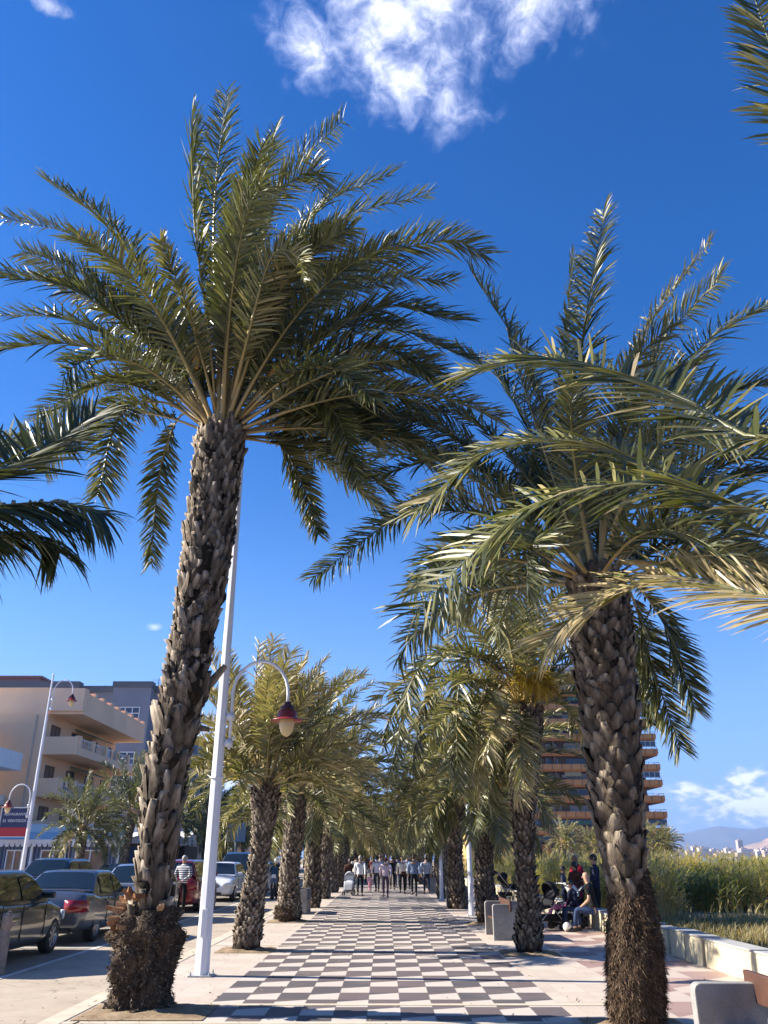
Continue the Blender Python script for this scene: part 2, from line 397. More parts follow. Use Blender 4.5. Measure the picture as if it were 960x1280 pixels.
def trunk(prof, name, parent, mats, seed=0, bw=0.13, bh=0.17, bd=0.05, rows=None, zmin=0.0, seg=22, shag=0.0, roundness=0.5, big=None, core_noise=0.03, drop=0.0):
    """prof: list of (x, y, z, radius) bottom to top. Core tube plus spiral of cut leaf-base boots."""
    rnd = np.random.RandomState(seed); P = np.array(prof, dtype=float)
    z0, z1 = P[0, 2], P[-1, 2]
    def at(z): return np.array([np.interp(z, P[:, 2], P[:, k]) for k in (0, 1, 3)])
    nz = max(8, int((z1 - z0) / 0.07)); V = []; Q = []; var = []
    for i in range(nz + 1):
        z = z0 + (z1 - z0) * i / nz; cx, cy, rr = at(z)
        for k in range(seg):
            a = 2 * math.pi * k / seg
            dn = noise.noise(Vector((math.cos(a) * 2.2, math.sin(a) * 2.2, z * 4 + seed))) * core_noise * 2 + noise.noise(Vector((math.cos(a) * 7, math.sin(a) * 7, z * 14 + seed))) * core_noise
            r2 = max(0.02, rr * 0.92 + dn); V.append((cx + r2 * math.cos(a), cy + r2 * math.sin(a), z)); var.append(0.02)  # near-black core paints the shade between the boots
    for i in range(nz):
        for k in range(seg): Q.append((i * seg + k, i * seg + (k + 1) % seg, (i + 1) * seg + (k + 1) % seg, (i + 1) * seg + k))
    z = max(zmin, z0); ang = 0.0; T = []
    while z < z1 + bh * .3:
        if rnd.rand() < drop: z += bh * .5 / 12; ang += 2.39996; continue
        cx, cy, rr = at(min(z, z1)); scl = big(z) if big else 1.0
        w0, h0, d0 = bw * scl, bh * scl, bd * scl
        per = max(5, 2 * math.pi * rr / (w0 * 0.86))
        z += h0 * 0.50 / per; ang += 2 * math.pi * (1 + 0.5 / round(per)) / per if False else 2.39996
        a = ang + rnd.normal(0, .05); 
        w = w0 * rnd.uniform(.8, 1.2); h = h0 * rnd.uniform(.75, 1.25); d = d0 * rnd.uniform(.6, 1.5)
        if rnd.rand() < shag: h *= 1.5; d *= 1.5
        lean = rnd.normal(0, .22); tone_ = rnd.uniform(.55, 1.35)
        o = np.array([math.cos(a), math.sin(a), 0]); t = np.array([-math.sin(a), math.cos(a), 0]); u = np.array([0, 0, 1.0]) + t * lean
        base = np.array([cx, cy, z]) + o * rr * 0.9
        n0 = len(V); nv = 5
        shape = [0.75, 1.0, 0.92, 0.66, 0.22 + 0.45 * (1 - roundness)]
        for j in range(nv):
            v = j / (nv - 1); hw = w * .5 * shape[j]
            outd = d * (v ** 1.25) + 0.012
            for iu, uu in enumerate((-1, -.5, 0, .5, 1)):
                pt = base + u * (h * (v - .25)) + t * (uu * hw) + o * (outd * (1 - 0.30 * uu * uu) - rr * 0.12 * (uu * hw / max(rr, .1)) ** 2 * 4) + rnd.normal(0, .006, 3)
                pt = pt + o * 0.03 * noise.noise(Vector(pt) * 9); V.append(tuple(pt)); var.append(0.05 + (0.25 + 0.6 * v) * (1 - .45 * abs(uu)) * tone_)  # boots darken to foot and sides: gap shade put into the tone
        topc = base + u * (h * .70) + o * (-0.02); V.append(tuple(topc)); var.append(0.1)
        for j in range(nv - 1):
            for iu in range(4): Q.append((n0 + j * 5 + iu, n0 + j * 5 + iu + 1, n0 + j * 5 + iu + 6, n0 + j * 5 + iu + 5))
        for iu in range(4): T.append((n0 + 20 + iu, n0 + 21 + iu, n0 + 25))
        for j in range(nv - 1):
            T.append((n0 + j * 5 + 5, n0 + j * 5, n0 + 25)); T.append((n0 + j * 5 + 4, n0 + j * 5 + 9, n0 + 25))
    Q = np.array(Q); T = np.array(T) if len(T) else np.zeros((0, 3), int)
    return np_mesh(name, np.array(V), Q, T, np.zeros(len(Q)), np.zeros(len(T)), np.clip(var, 0, 1), mats, parent)
def bristles(prof, n, name, parent, mat, seed, ln=0.07, wid=0.007, down=0.8, knob=0.0, amp=0.05, spot=3.0):
    """fibrous root mass: displaced lathe body covered by short fibres"""
    rnd = np.random.RandomState(seed); P = np.array(prof, dtype=float); seg = 48
    def at(z): return np.array([np.interp(z, P[:, 2], P[:, k]) for k in (0, 1, 3)])
    z0, z1 = P[0, 2], P[-1, 2]; nz = max(10, int((z1 - z0) / 0.035)); V = []; Q = []; var = []
    def rad(z, a):
        cx, cy, rr = at(z)
        q = Vector((math.cos(a) * spot * rr * 2, math.sin(a) * spot * rr * 2, z * spot + seed))
        return cx, cy, rr * 0.95 + amp * (noise.noise(q) * 1.4 + noise.noise(q * 2.7) * .8 + noise.noise(q * 6) * .45)
    for i in range(nz + 1):
        z = z0 + (z1 - z0) * i / nz
        for k in range(seg):
            a = 2 * math.pi * k / seg; cx, cy, r2 = rad(z, a)
            V.append((cx + r2 * math.cos(a), cy + r2 * math.sin(a), z)); var.append(0.3)
    for i in range(nz):
        for k in range(seg): Q.append((i * seg + k, i * seg + (k + 1) % seg, (i + 1) * seg + (k + 1) % seg, (i + 1) * seg + k))
    n0 = len(V); V = np.array(V); zz = z0 + (z1 - z0) * rnd.rand(n); aa = rnd.rand(n) * 2 * math.pi
    base = []; 
    for z, a in zip(zz, aa):
        cx, cy, r2 = rad(z, a); base.append((cx + r2 * math.cos(a), cy + r2 * math.sin(a), z))
    base = np.array(base); o = np.stack([np.cos(aa), np.sin(aa), 0 * aa], 1)
    d = nrm(o * 0.7 + np.array([0, 0, -down]) + rnd.normal(0, .45, (n, 3))); l = ln * rnd.uniform(.4, 1.4, n)
    sd = nrm(np.cross(d, o + rnd.normal(0, .3, (n, 3)))) * (wid * rnd.uniform(.6, 1.6, n))[:, None]
    tv = np.stack([base - sd, base + sd, base + d * l[:, None]], 1).reshape(-1, 3)
    T = n0 + np.arange(3 * n).reshape(-1, 3); tvar = np.repeat(rnd.uniform(.05, .95, n), 3)
    return np_mesh(name, np.vstack([V, tv]), np.array(Q), T, np.zeros(len(Q)), np.zeros(n), np.concatenate([var, tvar]), [mat], parent)
def px_prof(rows, Yf):
    """rows of (py, xl, xr) bottom to top at depth Y -> (x, y, z, r)"""
    out = []
    for py, xl, xr in rows:
        Y = Yf(py) if callable(Yf) else Yf
        a, b = W(xl, py, Y), W(xr, py, Y); out.append(((a.x + b.x) / 2, Y, a.z, (b.x - a.x) / 2))
    return out
# ------------------------------------------------------------ ground sheets
def sheet(name, pts, mat, z, thick=0.0):
    m = MB(); n = len(pts)
    m.add([(x, y, z) for x, y in pts], [tuple(range(n))]); o = m.build(name, mat, fix=False)
    if o.data.polygons[0].normal.z < 0: o.data.flip_normals()
    return struct(o)
def ground_mat(name, cols, scale, bump=0.3, bscale=60, rough=0.9, extra=None):
    m, k, b, o = newmat(name)
    t = k.n('ShaderNodeTexCoord'); P = t.outputs['Object']
    n = k.m('ADD', k.m('MULTIPLY', k.noise(P, scale, 6, 0.65), 0.65), k.m('MULTIPLY', k.noise(P, scale * 14, 4, 0.6), 0.35))
    col = k.ramp(n, [(0.32, cols[0]), (0.5, cols[1]), (0.68, cols[2])])
    if extra: col = extra(k, P, col)
    k.l(col, b.inputs['Base Color']); b.inputs['Roughness'].default_value = rough; b.inputs['Specular IOR Level'].default_value = 0.25
    bp = k.n('ShaderNodeBump'); bp.inputs['Strength'].default_value = bump; bp.inputs['Distance'].default_value = 0.01
    k.l(k.noise(P, bscale, 5, 0.7), bp.inputs['Height']); k.l(bp.outputs[0], b.inputs['Normal'])
    return m
SOIL = ground_mat('sandy_soil', [(0.16, 0.12, 0.07), (0.27, 0.21, 0.13), (0.36, 0.29, 0.19)], 0.4, 0.6, 30)
def cracks(k, P, col):
    n = k.noise(P, 0.55, 3, 0.5, dist=0.8); c = k.m('ABSOLUTE', k.m('SUBTRACT', n, 0.5))
    col = k.mix(k.m('MULTIPLY', k.m('SUBTRACT', 1.0, k.sstep(c, 0.0, 0.006)), 0.5), col, (0.06, 0.055, 0.05, 1))
    st = k.sstep(k.noise(P, 1.7, 4, 0.7), 0.60, 0.75)
    return k.mix(k.m('MULTIPLY', st, 0.25), col, (0.12, 0.10, 0.085, 1))
ROADM = ground_mat('worn_asphalt', [(0.33, 0.27, 0.205), (0.41, 0.34, 0.26), (0.47, 0.395, 0.31)], 1.2, 0.5, 120, 0.92, cracks)
PARKM = ground_mat('shaded_parking_asphalt', [(0.20, 0.175, 0.145), (0.26, 0.225, 0.18), (0.31, 0.27, 0.22)], 1.5, 0.5, 120, 0.92, cracks)  # darker than the road: parked cars' shadow put into the lane colour
PAINT = ground_mat('road_paint', [(0.42, 0.39, 0.34), (0.60, 0.57, 0.51), (0.68, 0.65, 0.6)], 6.0, 0.2, 100, 0.7)
KERBM = ground_mat('kerb_stone', [(0.40, 0.34, 0.26), (0.52, 0.45, 0.35), (0.60, 0.53, 0.43)], 2.5, 0.3, 90)
PITM = ground_mat('palm_pit_soil', [(0.12, 0.08, 0.045), (0.28, 0.20, 0.12), (0.42, 0.32, 0.21)], 5.0, 1.0, 60)
def joints(k, P, sx, sy, w, off=0.0):
    sep = k.n('ShaderNodeSeparateXYZ'); k.l(P, sep.inputs[0])
    fx = k.m('ABSOLUTE', k.m('SUBTRACT', k.m('FRACT', k.m('DIVIDE', k.m('ADD', sep.outputs[0], off), sx)), 0.5))
    fy = k.m('ABSOLUTE', k.m('SUBTRACT', k.m('FRACT', k.m('DIVIDE', sep.outputs[1], sy)), 0.5))
    jx = k.m('GREATER_THAN', fx, 0.5 - w / sx); jy = k.m('GREATER_THAN', fy, 0.5 - w / sy)
    return k.m('MAXIMUM', jx, jy), sep
def slab_mat():
    m, k, b, o = newmat('border_slabs')
    t = k.n('ShaderNodeTexCoord'); P = t.outputs['Object']
    j, sep = joints(k, P, 0.40, 0.40, 0.004)
    vor = k.n('ShaderNodeTexWhiteNoise', noise_dimensions='2D')
    cx = k.m('FLOOR', k.m('DIVIDE', sep.outputs[0], 0.4)); cy = k.m('FLOOR', k.m('DIVIDE', sep.outputs[1], 0.4))
    cb = k.n('ShaderNodeCombineXYZ'); k.l(cx, cb.inputs[0]); k.l(cy, cb.inputs[1]); k.l(cb.outputs[0], vor.inputs['Vector'])
    n = k.m('ADD', k.m('MULTIPLY', vor.outputs['Value'], 0.16), k.m('ADD', k.m('MULTIPLY', k.noise(P, 0.9, 6, 0.7), 0.5), k.m('MULTIPLY', k.noise(P, 30, 3, 0.6), 0.3)))
    col = k.ramp(n, [(0.3, (0.42, 0.345, 0.28)), (0.55, (0.53, 0.445, 0.37)), (0.8, (0.61, 0.525, 0.445))])
    st = k.sstep(k.noise(P, 0.8, 5, 0.75), 0.56, 0.72)
    col = k.mix(k.m('MULTIPLY', st, 0.4), col, (0.27, 0.21, 0.155, 1))
    sp_ = k.sstep(k.noise(P, 18, 3, 0.6), 0.67, 0.72); col = k.mix(k.m('MULTIPLY', sp_, 0.45), col, (0.08, 0.06, 0.045, 1))
    col = k.mix(k.m('MULTIPLY', j, 0.35), col, (0.2, 0.15, 0.11, 1))
    k.l(col, b.inputs['Base Color']); b.inputs['Roughness'].default_value = 0.7
    return m
SLAB = slab_mat()
def checker_mat(name, dark, dark2, light, x0, cw, period, fr, slant, warp=0.0):
    m, k, b, o = newmat(name)
    t = k.n('ShaderNodeTexCoord'); P = t.outputs['Object']
    sep = k.n('ShaderNodeSeparateXYZ'); k.l(P, sep.inputs[0]); X, Y = sep.outputs[0], sep.outputs[1]
    cx = k.m('DIVIDE', k.m('SUBTRACT', X, x0), cw); ci = k.m('FLOOR', cx); fx = k.m('SUBTRACT', cx, ci)
    off = k.m('MULTIPLY', k.m('MODULO', k.m('ADD', ci, 100.0), 2.0), period * 0.5)
    y = k.m('DIVIDE', k.m('ADD', Y, off), period); yi = k.m('FLOOR', y); fy = k.m('SUBTRACT', y, yi)
    top = k.m('ADD', k.m('MULTIPLY', fx, slant), fr - slant * 0.5)
    lightm = k.m('MULTIPLY', k.m('LESS_THAN', fy, top), 1.0)
    wn_ = k.n('ShaderNodeTexWhiteNoise', noise_dimensions='2D'); cb = k.n('ShaderNodeCombineXYZ'); k.l(ci, cb.inputs[0]); k.l(k.m('FLOOR', k.m('MULTIPLY', y, 2.0)), cb.inputs[1]); k.l(cb.outputs[0], wn_.inputs['Vector'])
    rv = wn_.outputs['Value']
    gr = k.noise(P, 45, 5, 0.7); big = k.noise(P, 0.8, 5, 0.7)
    dk = k.mix(rv, dark + (1,), dark2 + (1,)); 
    br = k.m('ADD', 0.72, k.m('ADD', k.m('MULTIPLY', gr, 0.28), k.m('ADD', k.m('MULTIPLY', big, 0.20), k.m('MULTIPLY', rv, 0.10))))
    lt = k.mix(rv, light + (1,), tuple(c * 0.9 for c in light) + (1,))
    col = k.mix(lightm, dk, lt)
    cc = k.n('ShaderNodeCombineXYZ'); [k.l(br, cc.inputs[i]) for i in range(3)]
    col = k.mix(1.0, col, cc.outputs[0], 'MULTIPLY')
    jx = k.m('GREATER_THAN', k.m('ABSOLUTE', k.m('SUBTRACT', fx, 0.5)), 0.5 - 0.004 / cw)
    jy = k.m('LESS_THAN', k.m('ABSOLUTE', k.m('SUBTRACT', fy, top)), 0.0035)
    col = k.mix(k.m('MULTIPLY', k.m('MAXIMUM', jx, jy), 0.45), col, (0.12, 0.09, 0.08, 1))
    st = k.sstep(k.noise(P, 2.3, 5, 0.75), 0.60, 0.74)
    col = k.mix(k.m('MULTIPLY', st, 0.34), col, (0.20, 0.155, 0.125, 1))
    dust = k.sstep(k.noise(P, 0.45, 6, 0.8), 0.5, 0.8); col = k.mix(k.m('MULTIPLY', dust, 0.30), col, (0.46, 0.37, 0.29, 1))
    sp_ = k.sstep(k.noise(P, 16, 3, 0.6), 0.66, 0.72); col = k.mix(k.m('MULTIPLY', sp_, 0.5), col, (0.05, 0.04, 0.035, 1))
    k.l(col, b.inputs['Base Color']); k.l(k.m('ADD', 0.42, k.m('MULTIPLY', big, 0.35)), b.inputs['Roughness'])
    b.inputs['Specular IOR Level'].default_value = 0.35
    return m
CHECK = checker_mat('chequered_marble', (0.098, 0.088, 0.094), (0.145, 0.112, 0.108), (0.55, 0.485, 0.425), -2.2, 0.4, 1.16, 0.41, 0.14)
CHECKR = checker_mat('pink_paving', (0.30, 0.195, 0.165), (0.37, 0.26, 0.22), (0.52, 0.43, 0.36), 3.42, 0.66, 1.5, 0.45, 0.35)
YF = 230.0
# land runs to the horizon; the shore lies on the right
struct(sheet('ground', [(-9000, -60), (70, -60), (75, 120), (58, 330), (-60, 900), (-600, 2500), (-9000, 14000)], SOIL, -0.03))
m, k, b, o = newmat('sea_water'); b.inputs['Base Color'].default_value = (0.02, 0.09, 0.16, 1); b.inputs['Roughness'].default_value = 0.18
t = k.n('ShaderNodeTexCoord'); bp = k.n('ShaderNodeBump'); bp.inputs['Strength'].default_value = 0.6; bp.inputs['Distance'].default_value = 0.4
k.l(k.noise(t.outputs['Object'], 0.6, 5, 0.6), bp.inputs['Height']); k.l(bp.outputs[0], b.inputs['Normal'])
sheet('sea', [(-12000, -300), (20000, -300), (20000, 16000), (-12000, 16000)], MATS['sea_water'], -1.2)
sheet('road', [(-12.6, -20), (-3.86, -20), (-3.86, YF), (-12.6, YF)], ROADM, -0.014)
sheet('parking_lane', [(-8.5, -20), (-5.98, -20), (-5.98, YF), (-8.5, YF)], PARKM, -0.010)
sheet('street_pavement', [(-60, -20), (-12.75, -20), (-12.75, YF), (-60, YF)], SLAB, 0.004)
m = MB(); m.box(-12.75, -20, -0.1, -12.6, YF, 0.03); struct(m.build('far_kerb', KERBM))
m = MB()
for i in range(240): m.box(-3.86, -20 + i * 1.0, -0.1, -3.60, -20 + i * 1.0 + 0.992, 0.008)
struct(m.build('kerb', KERBM, bevel=0.006))
m = MB(); m.add([(-5.98, -20, -0.006), (-5.86, -20, -0.006), (-5.86, YF, -0.006), (-5.98, YF, -0.006)], [(0, 1, 2, 3)])
for i in range(22):
    y = 13.9 + i * 4.9
    m.add([(-8.5, y, -0.006), (-5.98, y, -0.006), (-5.98, y + .1, -0.006), (-8.5, y + .1, -0.006)], [(0, 1, 2, 3)])
m.add([(-8.62, -20, -0.006), (-8.5, -20, -0.006), (-8.5, YF, -0.006), (-8.62, YF, -0.006)], [(0, 1, 2, 3)])
struct(m.build('road_markings', PAINT))
# promenade: border strips, chequered centre, pink walk, cross bands
PITS = []
def promenade():
    sheet('left_border_paving', [(-3.60, -20), (-2.2, -20), (-2.2, YF), (-3.60, YF)], SLAB, 0.0)
    sheet('chequered_walk', [(-2.2, -20), (2.2, -20), (2.2, YF), (-2.2, YF)], CHECK, 0.0)
    sheet('right_border_paving', [(2.2, -20), (3.42, -20), (3.42, YF), (2.2, YF)], SLAB, 0.0)
    sheet('pink_walk', [(3.42, -20), (5.62, -20), (5.62, YF), (3.42, YF)], CHECKR, 0.0)
    m = MB()
    for i in range(24):
        y = 10.55 + i * 7.45
        for yy in (y, y + 1.22): m.add([(-3.6, yy - .07, .004), (3.42, yy - .07, .004), (3.42, yy + .07, .004), (-3.6, yy + .07, .004)], [(0, 1, 2, 3)])
    struct(m.build('cross_bands', KERBM))
promenade()

LITTER = leaf_mat('litter', [(0.0, (.06, .035, .02)), (.5, (.22, .14, .07)), (1.0, (.42, .32, .18))], trans=0.0, rough=.8)
def litter(n, seed):
    r = random.Random(seed); m = MB()
    for i in range(n):
        row = r.choice((-2.9, 2.8, 5.35, -3.7)); k_ = r.randrange(0, 6)
        if r.random() < .7: x = row + r.gauss(0, .45); y = 10.8 + 7.3 * k_ + r.gauss(0, .9)
        else: x = r.uniform(-3.8, 5.4); y = r.uniform(9.5, 30)
        a = r.uniform(0, 6.28); l = r.uniform(.015, .06) if r.random() < .93 else r.uniform(.12, .3); w = r.uniform(.004, .010); d = Vector((math.cos(a), math.sin(a), 0)); s = Vector((-d.y, d.x, 0)) * w; p = Vector((x, y, .012))
        m.add([p - s, p + s, p + d * l + s * .4 + Vector((0, 0, r.uniform(0, .02))), p + d * l - s * .4 + Vector((0, 0, r.uniform(0, .015)))], [(0, 1, 2, 3)], 0, r.random())
    o = m.build('leaf_litter', LITTER, fix=False); tag(o, 'bits of dry palm leaf and bark scattered on the paving', 'litter', None, 'stuff')
litter(1500, 2)
# ------------------------------------------------------------ the palms
def pit(x, y, w=1.15, l=1.08, parent=None):
    m = MB(); n = 12; V = []
    for i in range(n + 1):
        for j in range(n + 1):
            u, v = i / n - .5, j / n - .5; e = min(.5 - abs(u), .5 - abs(v)); q = Vector((x + u * w, y + v * l, 0))
            V.append((x + u * w, y + v * l, 0.008 + (0.055 * min(1, e * 5) * (0.5 + noise.noise(q * 5)) if e > 0 else 0) + (0.03 * noise.noise(q * 11) ** 2 if e > 0 else 0)))
    m.add(V, [(i * (n + 1) + j, (i + 1) * (n + 1) + j, (i + 1) * (n + 1) + j + 1, i * (n + 1) + j + 1) for i in range(n) for j in range(n)])
    return struct(m.build('planting_pit', PITM, smooth=True))
def rel(prof, b): return [(x - b[0], y - b[1], z - b[2], r) for x, y, z, r in prof]
def pf(root, pts):
    """pixel path (px, py, Y) -> points relative to the root"""
    return [W(*p) - Vector(root) for p in pts]
FIL = leaf_mat('flower_strands', [(0.0, (0.5, 0.3, 0.02)), (1.0, (0.7, 0.5, 0.05))], trans=0.1)
SPATHE = plain('spathe_husk', (0.48, 0.26, 0.06), 0.6, 0.3, 8)
DRY = leaf_mat('dry_leaf', [(0.0, (0.20, 0.13, 0.06)), (0.5, (0.36, 0.26, 0.14)), (1.0, (0.5, 0.4, 0.25))], trans=0.1, rough=0.6)
def spathe(parent, p, d, L=0.6, w=0.09):
    m = MB(); d = Vector(d).normalized(); p = Vector(p); n = 9
    s = d.cross(Vector((0.2, 1, 0.1))).normalized(); q = d.cross(s)
    V = []
    for i in range(n):
        t = i / (n - 1); hw = w * math.sin(math.pi * (0.08 + 0.9 * t)) ** 0.8
        for a in range(7):
            an = math.pi * (a / 6) ; V.append(p + d * (L * t) + s * hw * math.cos(an) + q * hw * .8 * math.sin(an) + Vector((0, 0, -0.15 * t * t * L)))
    m.add(V, [(i * 7 + a, i * 7 + a + 1, (i + 1) * 7 + a + 1, (i + 1) * 7 + a) for i in range(n - 1) for a in range(6)])
    o = m.build('flower_husk', SPATHE, parent, smooth=True); return o
def flower_cluster(parent, p, seed, n=170, L=0.32, down=0.6, out=(0, 0, 0)):
    r = random.Random(seed); m = MB(); p = Vector(p)
    for i in range(n):
        d = Vector((r.gauss(0, .6), r.gauss(0, .6), r.gauss(-down * .3, .5))) + Vector(out); d.normalize()
        l = L * r.uniform(.5, 1.1); a = p + d * l * .25; b = a + d * l * .5 + Vector((0, 0, -down * .1 * l)); c = b + d * l * .4 + Vector((0, 0, -down * .5 * l))
        s = d.cross(Vector((0, 0, 1))).normalized() * 0.008 if abs(d.z) < .95 else Vector((.008, 0, 0)); up = Vector((0, 0, .009))
        m.add([a - s, a + s, b - s - up, b + s + up, c], [(0, 1, 3, 2), (2, 3, 4)], 0, r.random())
    return m.build('flower_cluster', FIL, parent, fix=False)
rnd = random.Random(5)
def leanfill(F, heart, n, L, seed, leaf, nl, wid, els, tone=.4, wind=.35, azf=None, **kw):
    r = random.Random(seed)
    for i in range(n):
        az = azf(i, r) if azf else i * 2.39996 + r.uniform(-.3, .3)
        auto_frond(F, heart, az, r.uniform(*els), L * r.uniform(.8, 1.1), r.uniform(.7, 1.3), wind=wind, leaf=leaf, nl=nl, wid=wid, tone=tone + r.uniform(-.12, .12), twist=r.uniform(-.8, .8), rcol=0.75, **kw)
# ---- big left palm
Y1 = 11.4
L1B = Vector((G(181, 1262).x, Y1, 0))
L1 = empty('palm_tree', L1B); tag(L1, 'tall leaning date palm in left foreground with rough swollen root ball and huge windblown crown', 'palm tree', 'palms lining the promenade')
prof = px_prof([(1180, 150, 213), (1140, 163, 211), (1079, 173, 220), (1018, 175, 227), (957, 184, 240), (890, 195, 254), (865, 199, 268), (835, 207, 262), (778, 215, 275), (713, 225, 288), (652, 233, 295), (591, 239, 303), (560, 243, 307), (546, 247, 308)], lambda py: Y1 - .62 * (1180 - py) / 650)
prof = [(a, b_, c, q * (.86 if c < 5.2 else .92)) for a, b_, c, q in prof]
top1 = prof[-1]
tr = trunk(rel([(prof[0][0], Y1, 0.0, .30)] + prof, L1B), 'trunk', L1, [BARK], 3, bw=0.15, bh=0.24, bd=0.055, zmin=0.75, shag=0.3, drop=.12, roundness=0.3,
           big=lambda z: 1.25 if z < 3.4 else (0.95 if z < 6 else 0.78), core_noise=0.05)
rb = [(-.02, 0, 0.0, .42), (-.04, 0, .12, .37), (-.05, 0, .3, .36), (-.08, 0, .6, .38), (-.09, 0, .85, .40), (-.07, 0, 1.02, .35), (-.02, 0, 1.14, .24)]
bristles(rb, 9000, 'root_ball', L1, ROOTB, 4, ln=0.04, wid=0.008, down=.3, amp=0.12, spot=2.8)
r = random.Random(8)
STUB = bark_mat('broken_stub', (0.05, 0.025, 0.012), (0.24, 0.11, 0.05), (0.42, 0.27, 0.15))
for i in range(26):   # broken frond stubs above the root ball
    a = math.pi + r.gauss(.1, .75); z = .85 + r.random() * .42; rr = .30 + r.random() * .08
    d = Vector((math.cos(a), math.sin(a), r.uniform(-.1, .7))).normalized(); p = Vector((math.cos(a) * rr, math.sin(a) * rr, z)); l = r.uniform(.10, .22); s = d.cross(Vector((0, 0, 1))).normalized(); w = r.uniform(.03, .06); q = s.cross(d) * .025
    m = MB(); m.add([p - s * w - q, p + s * w - q, p + s * w + q, p - s * w + q, p + d * l - s * w * .7 - q, p + d * l * .8 + s * w * .8 - q, p + d * l * .9 + s * w * .6 + q, p + d * l * 1.1 - s * w * .6 + q], [(0, 1, 2, 3), (4, 5, 6, 7), (0, 1, 5, 4), (1, 2, 6, 5), (2, 3, 7, 6), (3, 0, 4, 7)], 0, r.uniform(.4, 1)); m.build('broken_stub', STUB, L1)
for (pa, pb, w) in (((248, 868), (282, 832), .07), ((243, 905), (262, 912), .05), ((200, 1025), (165, 1012), .05), ((188, 960), (170, 1000), .03)):
    a = W(pa[0], pa[1], Y1 - .05) - L1B; bq = W(pb[0], pb[1], Y1 - .1) - L1B
    m = MB(); m.tube([a, (a + bq) / 2 + Vector((0, 0, -.02)), bq], [w, w * .9, w * .55], 6, var=.6); m.build('frond_stub', BARK, L1)
H1 = Vector((top1[0], top1[1], top1[2] + .05)) - L1B
F = Fronds(11); hx, hy = 278, 522
LW = dict(leaf=0.66, nl=150, wid=0.034, pf=.27, rcol=0.75)
def L1f(path, y0=Y1, **kw):
    path = [(a, b_, c - .6) for a, b_, c in path]
    k = dict(LW); k.update(kw); P_ = pf(L1B, path); e = P_[-1] - P_[0]; e = Vector((e.x, e.y, 0)) / max(1.5, math.hypot(e.x, e.y))
    k.setdefault('out', (e.x * .7, e.y * .4 + .85, 0)); F.frond(P_, **k)
d = 0.5
L1f([(266, 525, Y1), (222, 420, Y1 - .3), (140, 290, Y1 - .8), (62, 228, Y1 - 1.0)], tone=.45, twist=.3)
L1f([(262, 527, Y1 + .2), (205, 425, Y1 + .4), (110, 305, Y1 + .6), (2, 272, Y1 + .6)], tone=.38, twist=-.4)
L1f([(262, 528, Y1), (195, 440, Y1 - .6), (90, 362, Y1 - 1.2), (-15, 345, Y1 - 1.4)], tone=.4)
L1f([(260, 529, Y1 + .1), (190, 455, Y1 + .6), (85, 400, Y1 + 1.2), (-25, 395, Y1 + 1.5)], tone=.36)
L1f([(258, 530, Y1), (190, 470, Y1 - .3), (90, 430, Y1 - .6), (-20, 440, Y1 - .8)], tone=.42)
L1f([(256, 532, Y1), (205, 492, Y1 + .3), (140, 475, Y1 + .7), (60, 520, Y1 + 1.1)], tone=.45, leaf=.50)
L1f([(255, 533, Y1), (205, 503, Y1 - .4), (150, 520, Y1 - .9), (122, 620, Y1 - 1.2)], tone=.55, leaf=.50)
L1f([(256, 530, Y1 + .3), (225, 520, Y1 + .8), (200, 590, Y1 + 1.1), (188, 705, Y1 + 1.2)], tone=.5, leaf=.42, pf=.3)
L1f([(300, 532, Y1 + .2), (335, 535, Y1 + .6), (372, 590, Y1 + .9), (398, 668, Y1 + 1.0)], tone=.5, leaf=.40, pf=.3)
L1f([(275, 522, Y1), (272, 420, Y1 - .2), (268, 260, Y1 - .3), (283, 115, Y1 + .2)], tone=.38, twist=.5)
L1f([(270, 522, Y1), (262, 420, Y1 - .6), (243, 280, Y1 - 1.1), (240, 142, Y1 - 1.2)], tone=.42, twist=-1.0)
L1f([(272, 522, Y1), (250, 440, Y1 - .9), (228, 370, Y1 - 1.5), (200, 300, Y1 - 1.7)], tone=.62, twist=1.7, leaf=.40)
L1f([(282, 522, Y1), (305, 420, Y1 - .2), (350, 240, Y1 - .2), (428, 150, Y1 + .1)], tone=.45, twist=.8)
L1f([(280, 522, Y1), (292, 410, Y1 + .4), (312, 250, Y1 + .8), (345, 163, Y1 + .9)], tone=.4)
L1f([(284, 522, Y1), (305, 400, Y1 - .7), (335, 260, Y1 - 1.2), (392, 212, Y1 - 1.5), (398, 236, Y1 - 1.6)], tone=.55, twist=1.3)
L1f([(286, 522, Y1), (325, 400, Y1), (395, 265, Y1 + .3), (488, 218, Y1 + .5)], tone=.45, twist=.5)
L1f([(288, 523, Y1), (335, 400, Y1 + .4), (420, 280, Y1 + .9), (535, 243, Y1 + 1.2)], tone=.42, twist=.6)
L1f([(290, 524, Y1), (350, 420, Y1 - .4), (460, 330, Y1 - .8), (560, 300, Y1 - 1.0), (605, 318, Y1 - 1.0)], tone=.5, twist=.9)
L1f([(290, 524, Y1), (355, 430, Y1 + .3), (450, 350, Y1 + .6), (562, 352, Y1 + .8)], tone=.36, twist=.5)
L1f([(286, 522, Y1), (310, 420, Y1 - 1.2), (340, 320, Y1 - 2.0), (372, 320, Y1 - 2.3), (380, 350, Y1 - 2.4)], tone=.6, twist=1.2, leaf=.48)
L1f([(288, 523, Y1), (330, 400, Y1 - 1.2), (390, 310, Y1 - 2.0), (440, 285, Y1 - 2.2)], tone=.55, twist=1.0, leaf=.48)
L1f([(292, 526, Y1), (370, 450, Y1 - .8), (470, 385, Y1 - 1.4), (570, 400, Y1 - 1.7)], tone=.3, twist=.3)
L1f([(294, 526, Y1), (380, 455, Y1 + .3), (480, 410, Y1 + .7), (590, 450, Y1 + .8)], tone=.28, twist=.2)
